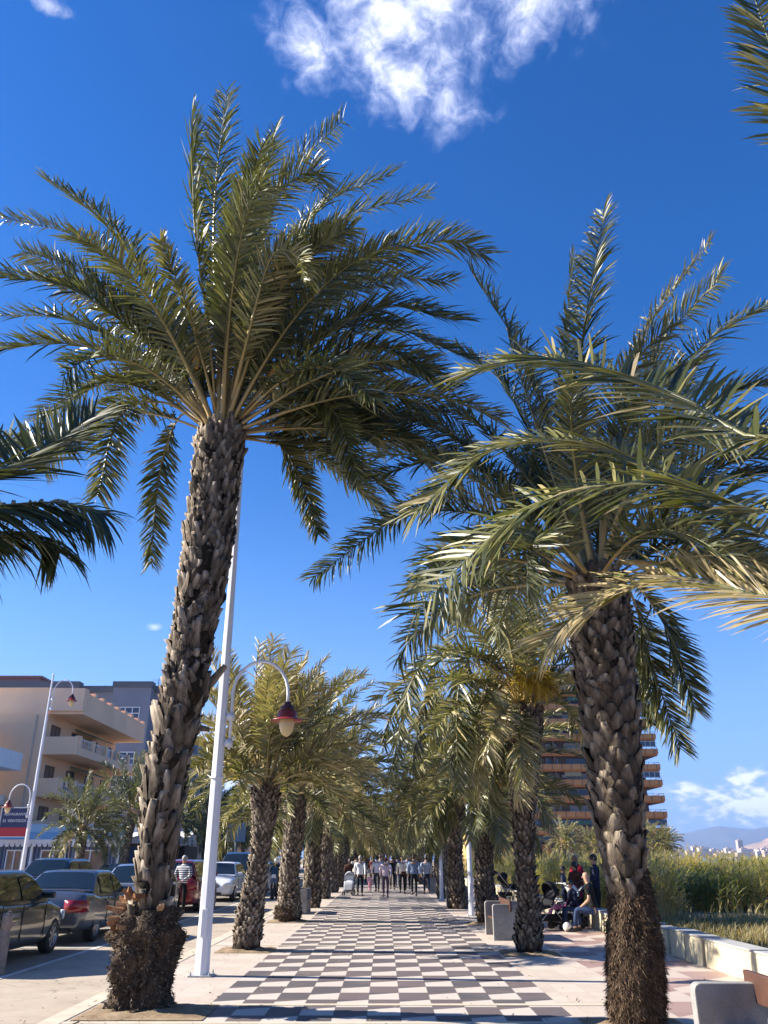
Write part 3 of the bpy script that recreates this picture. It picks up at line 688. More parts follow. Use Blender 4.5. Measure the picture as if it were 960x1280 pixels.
L1f([(295, 528, Y1), (375, 470, Y1 - .4), (470, 435, Y1 - .9), (560, 480, Y1 - 1.2)], tone=.32, twist=.2)
L1f([(297, 529, Y1), (380, 485, Y1 + .5), (460, 470, Y1 + 1.0), (535, 525, Y1 + 1.3)], tone=.3)
L1f([(298, 530, Y1), (360, 500, Y1), (415, 512, Y1 - .2), (448, 598, Y1 - .3)], tone=.42, leaf=.44)
L1f([(296, 528, Y1), (350, 478, Y1 - 1.1), (410, 458, Y1 - 1.9), (470, 500, Y1 - 2.3)], tone=.35, leaf=.50)
leanfill(F, H1, 18, 4.0, 21, .60, 140, .034, (.95, 1.45), tone=.42)
leanfill(F, H1, 26, 3.9, 22, .58, 130, .034, (.25, .95), tone=.36, azf=lambda i, r: r.uniform(-1.1, 1.1) + (math.pi if i % 5 == 0 else 0))
F.build('crown', L1)
m = MB(); r = random.Random(3)
spathe(L1, W(246, 462, Y1 - .9) - L1B, (-.1, -.3, .8), .42, .07); spathe(L1, W(278, 450, Y1 - 1.0) - L1B, (0, -.2, 1), .55, .05); spathe(L1, W(335, 470, Y1 - 1.0) - L1B, (.6, -.3, .5), .45, .06)
pit(L1B.x + .1, Y1 - .2, 1.5, 1.08)
# ---- big right palm
Y2 = 10.3
R1B = Vector((G(797, 1284).x, Y2, 0))
R1 = empty('palm_tree', R1B); tag(R1, 'thick date palm in right foreground with large diamond leaf scars and dark fibrous foot', 'palm tree', 'palms lining the promenade')
prof = px_prof([(1110, 760, 810), (1096, 757, 809), (1071, 749, 807), (1023, 738, 806), (950, 733, 803), (902, 726, 801), (854, 717, 797), (781, 711, 793), (750, 707, 787), (730, 706, 784)], Y2)
prof = [(a, b_, c, q * .93) for a, b_, c, q in prof]
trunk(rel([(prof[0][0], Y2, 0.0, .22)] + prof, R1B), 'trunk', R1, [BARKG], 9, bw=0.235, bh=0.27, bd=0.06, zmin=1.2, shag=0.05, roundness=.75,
      big=lambda z: 1.0 if z < 3.5 else (0.85 if z < 4.2 else .7), core_noise=0.03)
rb = rel(px_prof([(1284, 766, 830), (1260, 761, 832), (1217, 757, 830), (1180, 756, 829), (1144, 760, 822), (1110, 763, 812), (1085, 762, 808)], Y2), R1B)
bristles(rb, 16000, 'fibrous_foot', R1, ROOT, 14, ln=0.055, wid=0.0045, down=.9, amp=0.035, spot=4)
top2 = prof[-1]; H2 = Vector((top2[0], Y2, top2[2])) - R1B
F = Fronds(17)
LW2 = dict(leaf=0.64, nl=145, wid=0.034, pf=.25, rcol=0.6)
def R1f(path, **kw):
    k = dict(LW2); k.update(kw); P_ = pf(R1B, path); e = P_[-1] - P_[0]; e = Vector((e.x, e.y, 0)) / max(1.5, math.hypot(e.x, e.y))
    k.setdefault('out', (e.x * .7, e.y * .4 + .85, 0)); F.frond(P_, **k)
R1f([(740, 705, Y2), (722, 600, Y2 - .2), (728, 430, Y2 - .3), (755, 263, Y2)], tone=.45, twist=.4)
R1f([(742, 705, Y2), (722, 590, Y2 + .6), (708, 450, Y2 + 1), (716, 320, Y2 + 1.1)], tone=.55, twist=-.8, leaf=.48)
R1f([(750, 705, Y2), (770, 590, Y2), (800, 430, Y2), (888, 302, Y2 + .1)], tone=.78, twist=.9, leaf=.44)
R1f([(754, 705, Y2), (785, 600, Y2 - .5), (825, 440, Y2 - .8), (902, 345, Y2 - .9)], tone=.6, twist=1.2)
R1f([(758, 705, Y2), (800, 600, Y2 + .4), (870, 440, Y2 + .7), (990, 365, Y2 + .9)], tone=.45)
R1f([(760, 706, Y2), (820, 600, Y2 - .3), (900, 500, Y2 - .6), (1010, 470, Y2 - .7)], tone=.4)
R1f([(732, 705, Y2), (705, 590, Y2 + .5), (650, 440, Y2 + .9), (588, 338, Y2 + 1.1)], tone=.4, twist=-.4)
R1f([(730, 705, Y2), (690, 600, Y2 + .9), (620, 470, Y2 + 1.6), (520, 420, Y2 + 1.9)], tone=.33)
R1f([(728, 706, Y2), (670, 610, Y2 + .2), (560, 515, Y2 + .6), (405, 572, Y2 + .8)], tone=.33, leaf=.50)
R1f([(727, 707, Y2), (670, 640, Y2 + .5), (575, 575, Y2 + .9), (455, 598, Y2 + 1.2)], tone=.32, leaf=.48)
R1f([(726, 708, Y2), (660, 660, Y2 + .2), (520, 640, Y2 + .2), (392, 722, Y2)], tone=.42, leaf=.50)
R1f([(728, 708, Y2), (650, 640, Y2 + 1), (560, 540, Y2 + 1.8), (470, 520, Y2 + 2.2)], tone=.3, leaf=.50)
R1f([(768, 708, Y2), (815, 670, Y2 + .3), (880, 652, Y2 + .6), (960, 700, Y2 + .7)], tone=.5, leaf=.42)
R1f([(768, 712, Y2 + .3), (800, 735, Y2 + 1.0), (840, 800, Y2 + 1.5), (868, 885, Y2 + 1.6)], tone=.4, leaf=.50, pf=.3)
R1f([(766, 712, Y2 + .4), (790, 745, Y2 + 1.2), (815, 830, Y2 + 1.9), (850, 935, Y2 + 2.0)], tone=.38, leaf=.50, pf=.3)
R1f([(764, 712, Y2 + .4), (780, 760, Y2 + 1.4), (800, 840, Y2 + 2.2), (815, 905, Y2 + 2.4)], tone=.42, leaf=.38, pf=.3)
R1f([(722, 706, Y2), (700, 660, Y2 + .4), (640, 640, Y2 + .9), (600, 720, Y2 + 1.1)], tone=.45, leaf=.44)
leanfill(F, H2, 15, 3.7, 31, .58, 130, .034, (.8, 1.4), tone=.45)
leanfill(F, H2, 15, 3.3, 32, .55, 120, .034, (.1, .8), tone=.38)
F.build('crown', R1)
spathe(R1, W(690, 712, Y2 + .2) - R1B, (-.5, 0, .1), .22, .07); spathe(R1, W(775, 704, Y2 - .2) - R1B, (.95, -.1, .1), .4, .04); spathe(R1, W(765, 694, Y2 - .2) - R1B, (.9, -.1, .5), .4, .04)
pit(R1B.x, Y2, 1.1, 1.0)
# ---- palm beside the camera on the right: trunk out of frame, fronds reach in
R0B = Vector((3.05, 3.1, 0)); R0 = empty('palm_tree', R0B); tag(R0, 'near date palm whose long sunlit fronds hang in from the right edge of the picture', 'palm tree', 'palms lining the promenade')
trunk([(0, 0, 0, .33), (0, 0, .8, .36), (0, 0, 1.5, .25), (.05, 0, 3.2, .24), (.05, 0, 4.1, .30)], 'trunk', R0, [BARKG], 19, bw=.2, bh=.23, bd=.07, big=lambda z: .9)
H0 = Vector((.05, 0, 4.1)); hw = R0B + H0
F = Fronds(23); LW3 = dict(jit=.16, roll=.4, spread=1.25, leaf=0.66, nl=150, wid=0.034, rcol=.35, droop=.18, wind=(-.02, 0, 0), lift=.22, out=(0, 1.3, 0))
def R0f(path, **kw):
    k = dict(LW3); k.update(kw); p = [Vector(H0) + Vector((-.1, .1, .05))] + pf(R0B, path); F.frond(p, **k)
R0f([(1130, 470, 4.0), (960, 548, 4.5), (860, 500, 4.9), (760, 462, 5.3), (665, 448, 5.7), (585, 465, 6.0)], tone=.52, pf=.30, spread=1.1, lift=.15)
R0f([(1130, 590, 3.9), (960, 640, 4.3), (872, 612, 4.6), (760, 606, 4.9), (668, 632, 5.2), (598, 685, 5.4), (520, 765, 5.5)], tone=.47, pf=.30, spread=1.4, lift=.1)
R0f([(1150, 640, 3.9), (1020, 690, 4.4), (900, 640, 5.0), (760, 560, 5.6), (620, 560, 6.1), (520, 640, 6.3)], tone=.52, pf=.36, spread=1.0, leaf=.55, wid=.034)
R0f([(1090, 730, 4.0), (960, 746, 4.4), (865, 722, 4.7), (790, 732, 5.0), (725, 765, 5.1), (688, 800, 5.1)], tone=.93, pf=.34, spread=.62, leaf=.50, wid=.024, lift=.3)
R0f([(1120, 300, 3.6), (1010, 150, 4.0), (965, 60, 4.3), (935, -30, 4.4)], tone=.55, pf=.3, leaf=.48)
leanfill(F, H0, 18, 3.2, 41, .5, 90, .032, (.7, 1.4), tone=.45, wind=.1, azf=lambda i, r: r.uniform(-2.2, .1))
leanfill(F, H0, 14, 3.0, 42, .5, 90, .032, (-.2, .7), tone=.42, wind=.1, azf=lambda i, r: r.uniform(-2.4, -.1))
F.build('crown', R0)
# ---- palm beside the camera on the left
L0B = Vector((-3.5, 4.3, 0)); L0 = empty('palm_tree', L0B); tag(L0, 'near date palm whose dark frond tips show at the left edge of the picture', 'palm tree', 'palms lining the promenade')
trunk([(0, 0, 0, .34), (0, 0, .8, .38), (0, 0, 1.5, .26), (-.05, 0, 3.2, .25), (-.05, 0, 4.0, .30)], 'trunk', L0, [BARK], 29, bw=.18, bh=.2, bd=.06)
F = Fronds(27); H = Vector((-.05, 0, 4.0))
def L0f(path, **kw):
    k = dict(LW3); k.update(kw); F.frond([H + Vector((.1, .1, .05))] + pf(L0B, path), **k)
L0f([(-130, 560, 4.6), (-60, 600, 5.1), (0, 590, 5.5), (55, 560, 5.8), (118, 520, 6.0)], tone=.34, leaf=.58, spread=1.25, pf=.25, wind=(.08, 0, .06), lift=.3)
L0f([(-140, 620, 4.5), (-70, 640, 4.9), (0, 632, 5.3), (70, 628, 5.6), (128, 642, 5.7)], tone=.22, leaf=.56, spread=1.2, pf=.25, wind=(.06, 0, -.12), lift=-.1, droop=.5)
L0f([(-150, 600, 5.4), (-80, 590, 5.8), (-10, 560, 6.2), (50, 545, 6.4), (90, 560, 6.5)], tone=.36, leaf=.5, spread=1.1, pf=.3, wind=(.08, 0, 0), lift=.2)
L0f([(-140, 660, 4.9), (-60, 672, 5.2), (0, 665, 5.5), (45, 668, 5.7), (75, 690, 5.7)], tone=.2, leaf=.45, spread=1.1, pf=.3, wind=(.0, 0, -.2), lift=0, droop=.6)
leanfill(F, H, 20, 3.0, 43, .5, 80, .032, (.8, 1.4), tone=.4, wind=.0, azf=lambda i, r: math.pi + r.uniform(-1.3, 1.3))
leanfill(F, H, 16, 2.8, 44, .5, 80, .032, (-.2, .7), tone=.4, wind=.0, azf=lambda i, r: math.pi + r.uniform(-1.2, 1.5))
F.build('crown', L0)
# ---- second and third palms of both rows
def mid_palm(Y, rows, label, seed, nf, L, leaf=.56, nl=80, wid=.045, bark=BARK, base_r=None, tone=.5, wind=.35, extra=None, elmax=1.45, elmin=-.2, bw=.12, droop=1.0, rootball=0, flowers=0, skip=None):
    P = px_prof(rows, Y); B = Vector((P[0][0], Y, 0)); root = empty('palm_tree', B); tag(root, label, 'palm tree', 'palms lining the promenade')
    P[0] = (P[0][0], Y, 0.0, P[0][3])
    trunk(rel(P, B), 'trunk', root, [bark], seed, bw=bw, bh=bw * 1.15, bd=.05, shag=.1, zmin=0.1, core_noise=.03)
    H = Vector(P[-1][:3]) - B; F = Fronds(seed)
    if extra:
        for path, kw in extra:
            k = dict(leaf=leaf, nl=nl, wid=wid, rcol=.8); k.update(kw); F.frond([H] + pf(B, path), **k)
    auto_crown(F, H, nf, L, seed, leaf, nl, wid, elmin=elmin, elmax=elmax, wind=wind, tone=tone, droop=droop, skip=skip)
    F.build('crown', root)
    if rootball: bristles([(0, 0, 0, P[0][3]), (0, 0, .2, P[0][3] * 1.05), (0, 0, .42, P[0][3] * .9)], 2500, 'root_ball', root, ROOT, seed, ln=.05, wid=.009, down=.2, amp=.07)
    r = random.Random(seed)
    for i in range(flowers):
        a = r.uniform(-2.6, -.5); flower_cluster(root, H + Vector((math.cos(a) * .5, math.sin(a) * .5, r.uniform(.2, .8))), seed + i, 260, .42)
    pit(B.x, Y, 1.1, 1.0)
    return root
mid_palm(18.2, [(1188, 289, 325), (1140, 299, 328), (1100, 309, 331), (1060, 316, 337), (1030, 316, 343), (1005, 314, 350), (985, 318, 346)],
         'palm with yellow leaf stalks and bulging trunk, behind the white lamp post', 51, 40, 2.9, elmin=.25, tone=.74, droop=.7)
mid_palm(26.1, [(1152, 343, 375), (1140, 348, 376), (1100, 350, 372), (1040, 356, 380), (1005, 352, 382), (995, 354, 380)],
         'tall bushy date palm, third in the left row, with burr of roots at its foot', 52, 52, 4.3, elmin=-.2, rootball=1, bw=.14, leaf=.5, tone=.6)
mid_palm(17.65, [(1192, 644, 679), (1160, 645, 676), (1140, 648, 674), (1080, 645, 667), (1020, 641, 668), (960, 638, 674), (890, 633, 679)],
         'palm with fronds arching down to the left and yellow flowers, second in right row', 53, 44, 3.2, bark=BARKG, elmin=-.9, wind=.15, tone=.62, flowers=4, skip=lambda az, k: math.cos(az) > .2 and k > .5,
         extra=[([(610, 830, 17.5), (560, 812, 17.2), (515, 850, 17.0), (490, 960, 16.9)], dict(tone=.45, leaf=.62, nl=110, wid=.05)),
                ([(620, 840, 17.9), (580, 815, 18.0), (540, 840, 18.1), (515, 960, 18.1)], dict(tone=.42, leaf=.62, nl=110, wid=.05)),
                ([(625, 840, 17.3), (590, 820, 16.9), (572, 870, 16.7), (572, 985, 16.6)], dict(tone=.4, leaf=.6, nl=110, wid=.05)),
                ([(610, 830, 18.5), (555, 820, 19.0), (500, 870, 19.2), (480, 930, 19.3)], dict(tone=.45, leaf=.6, nl=110, wid=.05)),
                ([(635, 860, 17.3), (612, 850, 17.0), (600, 910, 16.8), (598, 1000, 16.8)], dict(tone=.85, leaf=.48, nl=70)),
                ([(640, 780, 17.5), (628, 740, 17.3), (637, 705, 17.2)], dict(tone=.6)), ([(665, 780, 17.5), (680, 740, 17.3), (712, 720, 17.2)], dict(tone=.6)),
                ([(700, 880, 17.3), (740, 930, 17.0), (755, 975, 17)], dict(tone=.8, leaf=.48))])
mid_palm(25.2, [(1155, 597, 616), (1120, 595, 617), (1060, 595, 615), (1000, 588, 618), (980, 590, 616)],
         'date palm with orange flower stalks, third in the right row', 54, 46, 3.3, bark=BARKG, elmin=-.8, wind=.2, tone=.5, flowers=3)
# ---- shared variants for the far rows
def make_variant(seed, kind, tone=.60, emin=-.48, wnd=.35):
    r = random.Random(seed); h = 1.0
    hgt = 3.6; tp = [(0, 0, 0, .30), (.0, 0, .3, .27), (r.uniform(-.1, .1), r.uniform(-.1, .1), 1.4, .22), (r.uniform(-.2, .2), 0, 2.8, .25), (r.uniform(-.2, .2), 0, hgt, .28)]
    root = empty('palm_tree', (0, 0, 0))
    trunk(tp, 'trunk', root, [BARK if kind else BARKG], seed, bw=.15, bh=.18, bd=.05, seg=14)
    F = Fronds(seed); H = Vector((tp[-1][0], 0, hgt - .05))
    auto_crown(F, H, 44, 3.35, seed, .56, 60, .048, elmin=emin, elmax=1.4, wind=wnd, tone=tone, droop=r.uniform(.8, 1.15), dead=.12)
    F.build('crown', root)
    if kind != 2:
        for i in range(2):
            a = r.uniform(-2.8, -.3); flower_cluster(root, H + Vector((math.cos(a) * .5, math.sin(a) * .5, .5)), seed + i, 90, .4)
    return root
VARS = [make_variant(60 + i, i % 3) for i in range(6)]
STREET = [make_variant(80 + i, 2, .30, -.45, .2) for i in range(2)]
USED = set()
def far_palm(i, x, y, s, label, group, rz=0.0, sx=1.0, src=None):
    src = src or VARS; v = src[i % len(src)]
    if v.name not in USED: o = v; USED.add(v.name)
    else: o = copy_tree(v)
    o.location = (x, y, 0); o.rotation_euler = (rnd.uniform(-.05, .05), rnd.uniform(-.05, .05), rz); o.scale = (s, s, s * sx)
    tag(o, label, 'palm tree', group); return o
ORD = ['first', 'second', 'third', 'fourth', 'fifth', 'sixth', 'seventh', 'eighth', 'ninth', 'tenth', 'eleventh', 'twelfth', 'thirteenth', 'fourteenth', 'fifteenth', 'sixteenth', 'seventeenth', 'eighteenth', 'nineteenth', 'twentieth', 'twenty-first', 'twenty-second']
k = 0
for i in range(19):
    Y = 33.0 + i * 7.45
    n = ORD[i + 3]
    far_palm(k, -2.75 + rnd.uniform(-.15, .15), Y + rnd.uniform(-.4, .4), rnd.uniform(.95, 1.25), n + ' palm from the camera in the row left of the chequered walk', 'palms lining the promenade', rnd.uniform(-.5, .5)); k += 1
    far_palm(k + 2, 2.8 + rnd.uniform(-.15, .15), Y - .4 + rnd.uniform(-.4, .4), rnd.uniform(.92, 1.18), n + ' palm from the camera in the row right of the chequered walk', 'palms lining the promenade', rnd.uniform(-.5, .5)); k += 1
# street palms on the far side of the road
spots = [(-13.7, 39.5, .70, 1.12), (-14.3, 48.5, .88, 1.2), (-13.6, 57, 1.0, 1.1), (-13.4, 66, 1.15, 1), (-13.8, 75, 1.1, 1), (-13.5, 84, 1.15, 1), (-13.8, 93, 1.1, 1), (-13.4, 103, 1.2, 1), (-13.8, 113, 1.1, 1), (-13.4, 124, 1.2, 1), (-13.8, 136, 1.2, 1), (-13.4, 150, 1.2, 1)]
for i, (x, y, s, sx) in enumerate(spots):
    far_palm(i + 1, x, y, s, ORD[i] + ' street palm from the camera across the road', 'street palms across the road', rnd.uniform(-.6, .6), sx, STREET)
for i, (x, y, s) in enumerate([(19.5, 95, .85), (23.5, 98, .8), (30.5, 100, .85), (33.0, 103, .8), (14, 90, .9)]):
    far_palm(i, x, y, s, ['small palm above the reeds left of centre under the orange tower', 'small palm above the reeds in the middle under the orange tower', 'small palm at the right foot of the orange tower', 'rightmost small palm at the foot of the orange tower', 'small palm in front of the sunlit yellow wall of the tower'][i], 'small palms by the tower', rnd.uniform(-.5, .5))

for i in range(16):
    far_palm(i, -7.5 + i * 1.05 + rnd.uniform(-.4, .4), 176 + (i * 5) % 17, rnd.uniform(1.0, 1.3), ORD[i] + ' from the left of the palms closing the view', 'palms closing the view', rnd.uniform(-2, 2))
# ------------------------------------------------------------ far hills and town
def ridge(name, prof, Y, depth, mat, seed):
    """prof: (px, py) skyline at distance Y, a real sloping range with depth"""
    xs = np.linspace(prof[0][0], prof[-1][0], 120); m = MB(); V = []; n = 120; K = 14
    for i, x in enumerate(xs):
        y = np.interp(x, [p[0] for p in prof], [p[1] for p in prof]); top = W(x, y, Y)
        for j in range(K + 1):
            t = j / K; prj = 1 - abs(t - .5) * 2; yy = Y - depth + 2 * depth * t
            h = top.z * (prj ** .8) * (1 + 0.20 * noise.noise(Vector((x * .09, t * 5, seed))) * (1 if abs(t - .5) > .05 else .15))
            V.append((top.x * (1 + (yy - Y) / Y * .3), yy, h - 3))
    m.add(V, [(i * (K + 1) + j, (i + 1) * (K + 1) + j, (i + 1) * (K + 1) + j + 1, i * (K + 1) + j + 1) for i in range(n - 1) for j in range(K)])
    return struct(m.build(name, mat, smooth=True))
HILLM = plain('mountain_scrub', (0.085, 0.085, 0.08), 0.95, 0.35, 0.004)
HILLR = plain('red_headland', (0.34, 0.22, 0.15), 0.95, 0.35, 0.02)
ridge('mountains', [(560, 1066), (640, 1060), (700, 1050), (790, 1046), (828, 1041), (845, 1042), (862, 1040), (880, 1035), (902, 1032), (925, 1035), (940, 1037), (960, 1033), (990, 1026), (1080, 1020), (1200, 1035), (1400, 1060)], 9000, 1500, HILLM, 3)
ridge('headland', [(905, 1071), (918, 1063), (935, 1055), (948, 1052), (965, 1045), (1000, 1030), (1060, 1035), (1200, 1060)], 4200, 500, HILLR, 8)
def town_house(w, d, h, mat, roofm):
    root = empty('town_building'); m = MB(); m.box(-w / 2, -d / 2, 0, w / 2, d / 2, h); m.build('wall', mat, root)
    m = MB(); m.box(-w / 2 - .5, -d / 2 - .5, h, w / 2 + .5, d / 2 + .5, h + 1.0); m.box(-w / 5, -d / 5, h + 1.0, w / 6, d / 6, h + 4); m.build('roof', roofm, root)
    m = MB()
    for z in np.arange(3, h - 2, 3.2): m.box(-w * .44, -d / 2 - .15, z, w * .44, -d / 2 + .01, z + 1.3)
    m.build('window_band', plain('far_glass', (0.10, 0.12, 0.15), 0.3), root)
    return root
tb = [town_house(26, 16, 24, plain('town_cream', (0.66, 0.56, 0.46), .8), plain('town_roof', (0.5, 0.38, 0.3), .8)), town_house(38, 18, 14, plain('town_pink', (0.62, 0.42, 0.34), .8), MATS['town_roof']),
      town_house(16, 16, 46, plain('town_tan', (0.5, 0.38, 0.31), .8), MATS['town_roof'])]
r = random.Random(12)
for i in range(54):
    k = 2 if i in (9, 23) else r.choice([0, 0, 1]); Y = r.uniform(2500, 3300); px = 838 + 128 * (i / 54.0) + r.uniform(-2, 2)
    if i == 9: px = 852
    if i == 23: px = 927
    o = tb[k] if 'label' not in tb[k] else copy_tree(tb[k])
    o.location = (W(px, 1072, Y).x, Y, -1.0 + r.uniform(0, 6)); o.scale = (r.uniform(.7, 1.2),) * 2 + (r.uniform(.6, 1.2),)
    tag(o, {9: 'tall pale tower at the left end of the distant town', 23: 'tall pale tower in the right part of the distant town'}.get(i, 'pale distant block in the town across the bay'), 'building', 'distant town buildings')
# strip of shore under the town
sheet('far_shore', [(650, 2350), (2400, 2350), (3200, 4200), (900, 4200)], SOIL, -0.9)
# ------------------------------------------------------------ orange tower on the right
OR = plain('tower_orange_render', (0.56, 0.25, 0.085), .75, .12, .3); ORY = plain('tower_yellow_render', (0.62, 0.42, 0.16), .75, .1, .3)
TB = plain('tower_brown_wall', (0.22, 0.12, 0.07), .8, .15, .3); WHT = plain('white_render', (0.74, 0.72, 0.68), .75, .06, 1)
GLB = plain('dark_blue_glazing', (0.05, 0.07, 0.11), .12, .2, .5); FRM = plain('white_frame', (0.7, 0.7, 0.68), .5, .05); RAIL = plain('dark_railing', (0.06, 0.04, 0.035), .5, .2)
def window(parent, x0, z0, x1, z1, y, frame, glass, side='y', nx=2, nz=1, fw=.07, dep=.08, name='window'):
    """framed window on a wall facing -Y (side 'y') or +X (side 'x')"""
    m = MB(); g = MB()
    def bx(mm, a0, c0, a1, c1, p0, p1):
        if side == 'y': mm.box(a0, y - p1, c0, a1, y - p0, c1)
        else: mm.box(y + p0, a0, c0, y + p1, a1, c1)
    bx(g, x0 + .01, z0 + .01, x1 - .01, z1 - .01, .004, .03)
    for i in range(nx + 1):
        a = x0 + (x1 - x0 - fw) * i / nx; bx(m, a, z0, a + fw, z1, .032, dep)
    for i in range(nz + 1):
        c = z0 + (z1 - z0 - fw) * i / nz; bx(m, x0, c, x1, c + fw, .028, dep - .004)
    o = g.build(name, glass, parent); m.build('frame', frame, o); return o
tower = empty('apartment_tower', (20, 165, 0)); tag(tower, 'orange and brown apartment tower with stacked balconies rising behind the right palms', 'tower block')
m = MB(); m.box(6, 2, 0, 31.5, 20, 35.0); m.build('core_wall', TB, tower)
m = MB(); m.box(0, 0.5, 0, 6, 21, 33.0); m.box(1.5, -1.2, 0, 4.2, .5, 31); m.build('yellow_stair_wing', ORY, tower)
m = MB(); m.box(12, 3, 35, 20, 14, 38.5); m.box(3, 5, 33, 8, 16, 36.5); m.build('roof_house', ORY, tower); m = MB(); m.box(14.5, 2.2, 36, 18.5, 2.9, 38.2); m.build('white_roof_box', WHT, tower)
for f in range(11):
    z = 3.0 + f * 2.9; xe = 34.2 - (f * 0.06)
    m = MB()
    m.box(6.4, -.6, z, xe, .0, z + 1.0) ; m.box(6.4, .0, z - .28, xe, 2, z); m.box(31.5, 2.0, z - .28, xe, 19, z); m.box(xe - .6, 0, z, xe, 18.4, z + 1.0)
    m.build('balcony', OR, tower)
    m = MB()
    for i in range(15): x = 7.2 + i * (xe - 8.0) / 14; m.box(x, -.66, z - .1, x + .16, -.602, z + .95)
    m.box(13.4, .0, z + .02, 13.6, 1.98, z + 2.6); m.box(21.3, .0, z + .02, 21.5, 1.98, z + 2.6); m.build('balcony_ribs', TB, tower)
    rr_ = random.Random(f)
    for x in (10.8, 15.1, 20.6, 25.0):
        if rr_.random() < .6: m = MB(); m.box(x, 1.55, z + 1.5, x + .9, 1.97, z + 2.1); m.build('air_conditioner', WHT, tower)
    if rr_.random() < .6: x = rr_.uniform(8, 26); m = MB(); m.prism([(.0, z + 2.55), (-.55, z + 1.7), (-.55, z + 1.66), (0, z + 2.5)], 'x', x, x + 3.2); m.build('awning', plain('awning_%s' % ('green' if f % 2 else 'ochre'), (.08, .16, .09) if f % 2 else (.5, .33, .14), .8), tower)
    m = MB(); m.box(6.5, -.5, z + 1.35, xe - .1, -.45, z + 1.40)
    for i in range(28): x = 6.6 + i * (xe - 6.8) / 27; m.box(x, -.52, z + 1.0, x + .05, -.44, z + 1.36)
    m.box(xe - .16, -.45, z + 1.35, xe - .11, 18, z + 1.40); m.build('railing', RAIL, tower)
    if f in (0, 1, 4, 6, 8): 
        window(tower, 25.5 if f > 1 else 7.0, z + 1.45, xe - .2, z + 2.5, -.15, FRM if f > 1 else RAIL, GLB, nx=8 if f > 1 else 20)
    for (a, bq) in ((8, 10.2), (12.2, 14.5), (16, 20), (22.5, 24.3), (27, 30)): window(tower, a, z + .2, bq, z + 2.3, 2, FRM if (f + int(a)) % 3 else RAIL, GLB if (f + int(a)) % 2 else plain('pale_blind', (.45, .40, .34), .6), nx=2)
    for y0 in (4, 9, 14): window(tower, y0, z + .2, y0 + 2.6, z + 2.3, 31.5, FRM, GLB, side='x')
# low houses behind the reeds left of the tower
def simple_house(name, label, loc, w, d, h, mat, roofc=None, nwin=4, floors=2, glass=None, cat='building', group=None):
    root = empty(name, loc); tag(root, label, cat, group)
    m = MB(); m.box(0, 0, 0, w, d, h); m.build('wall', mat, root)
    m = MB(); m.box(-.2, -.2, h, w + .2, d + .2, h + .35); m.build('parapet', roofc or mat, root)
    fh = h / floors
    for f in range(floors):
        for i in range(nwin):
            x = (i + .5) * w / nwin; window(root, x - .6, f * fh + .9, x + .6, f * fh + 2.2, 0, FRM, glass or GLB)
        for i in range(3):
            y = (i + .5) * d / 3; window(root, y - .6, f * fh + .9, y + .6, f * fh + 2.2, w, FRM, glass or GLB, side='x')
    return root
simple_house('beach_house', 'low brown terracotta house between the tower and the reeds', (24, 118, 0), 8.5, 8, 5.2, plain('terracotta_render', (.24, .13, .09), .8), nwin=3, floors=2)
simple_house('beach_house', 'low orange and yellow house seen through the right row of palm trunks', (11.5, 120, 0), 9, 9, 8.5, ORY, roofc=OR, nwin=3, floors=3)
# ------------------------------------------------------------ left side buildings
TAN = plain('tan_render', (0.84, 0.54, 0.33), .85, .06, .4, bump=.1); TAND = plain('tan_parapet', (0.86, 0.56, 0.35), .85, .08, .4)
GREY = plain('grey_blue_render', (0.21, 0.23, 0.27), .8, .08, .3); GREYT = plain('grey_trim', (0.11, 0.12, 0.14), .7, .1); CRE = plain('cream_trim', (.5, .42, .34), .8)
SHUT = plain('brown_shutter', (.13, .075, .05), .6, .15); BLIND = plain('pale_blind2', (.42, .38, .33), .6)
tanb = empty('apartment_building', (-46, 62, 0)); tag(tanb, 'tan rendered apartment block with deep corner balconies and stepped roof parapet on the left', 'building')
m = MB(); m.box(0, 0, 0, 20.6, 17, 11.7); m.build('wall', TAN, tanb)
m = MB(); m.box(0, -.02, 11.7, 20.6, .25, 13.5); m.box(-.1, -.1, 13.5, 20.6, .35, 13.62); m.box(20.6, 0, 11.9, 23.2, .3, 13.6); m.box(22.9, .3, 11.9, 23.2, 17, 13.35); m.box(20.6, .3, 11.7, 23.2, 17, 11.9)
for i in range(9): m.box(22.85, .3 + i * 2.0, 13.35, 23.25, .9 + i * 2.0, 13.6)
for i in range(4): m.box(20.9 + i * .0, .3, 13.35, 21.3, .7, 13.6)
m.box(0, 6, 11.7, 9, 16, 14.6); m.box(3, 1.5, 11.7, 7, 5, 14.4)
m.build('roof_parapet', TAND, tanb)
for z in (2.9, 5.8, 8.75):
    L = 17 if z > 3 else 17; x1 = 23.2 if z > 6 else (22.2 if z > 4 else 21.6)
    m = MB(); m.box(20.6, 0, z, x1, .22, z + 1.25); m.box(20.6, .22, z - .02, x1, L, z + .2); m.box(x1 - .22, .22, z + .2, x1, L, z + .55)
    for i in range(6): m.box(x1 - .3, .22 + i * 3.1, z + .55, x1 + .06, .75 + i * 3.1, z + 1.35)
    m.build('balcony', TAN, tanb)
    m = MB()
    for i in range(34): m.box(x1 - .14, .8 + i * .48, z + .55, x1 - .10, .84 + i * .48, z + 1.2)
    m.box(x1 - .15, .8, z + 1.16, x1 - .09, 16.5, z + 1.22); m.build('railing', FRM, tanb)
    for y0 in (1.2, 5.5, 10, 14): window(tanb, y0, z + .25, y0 + 1.7, z + 2.3, 20.6, SHUT, GLB if y0 > 2 else SHUT, side='x')
for (x, z, gm) in ((19.0, 6.3, BLIND), (16.5, 9.3, SHUT), (13.5, 3.6, GLB), (16.5, 6.3, SHUT)):
    if x < 18: window(tanb, x - .5, z, x + .3, z + 1.5, 0, SHUT, gm)
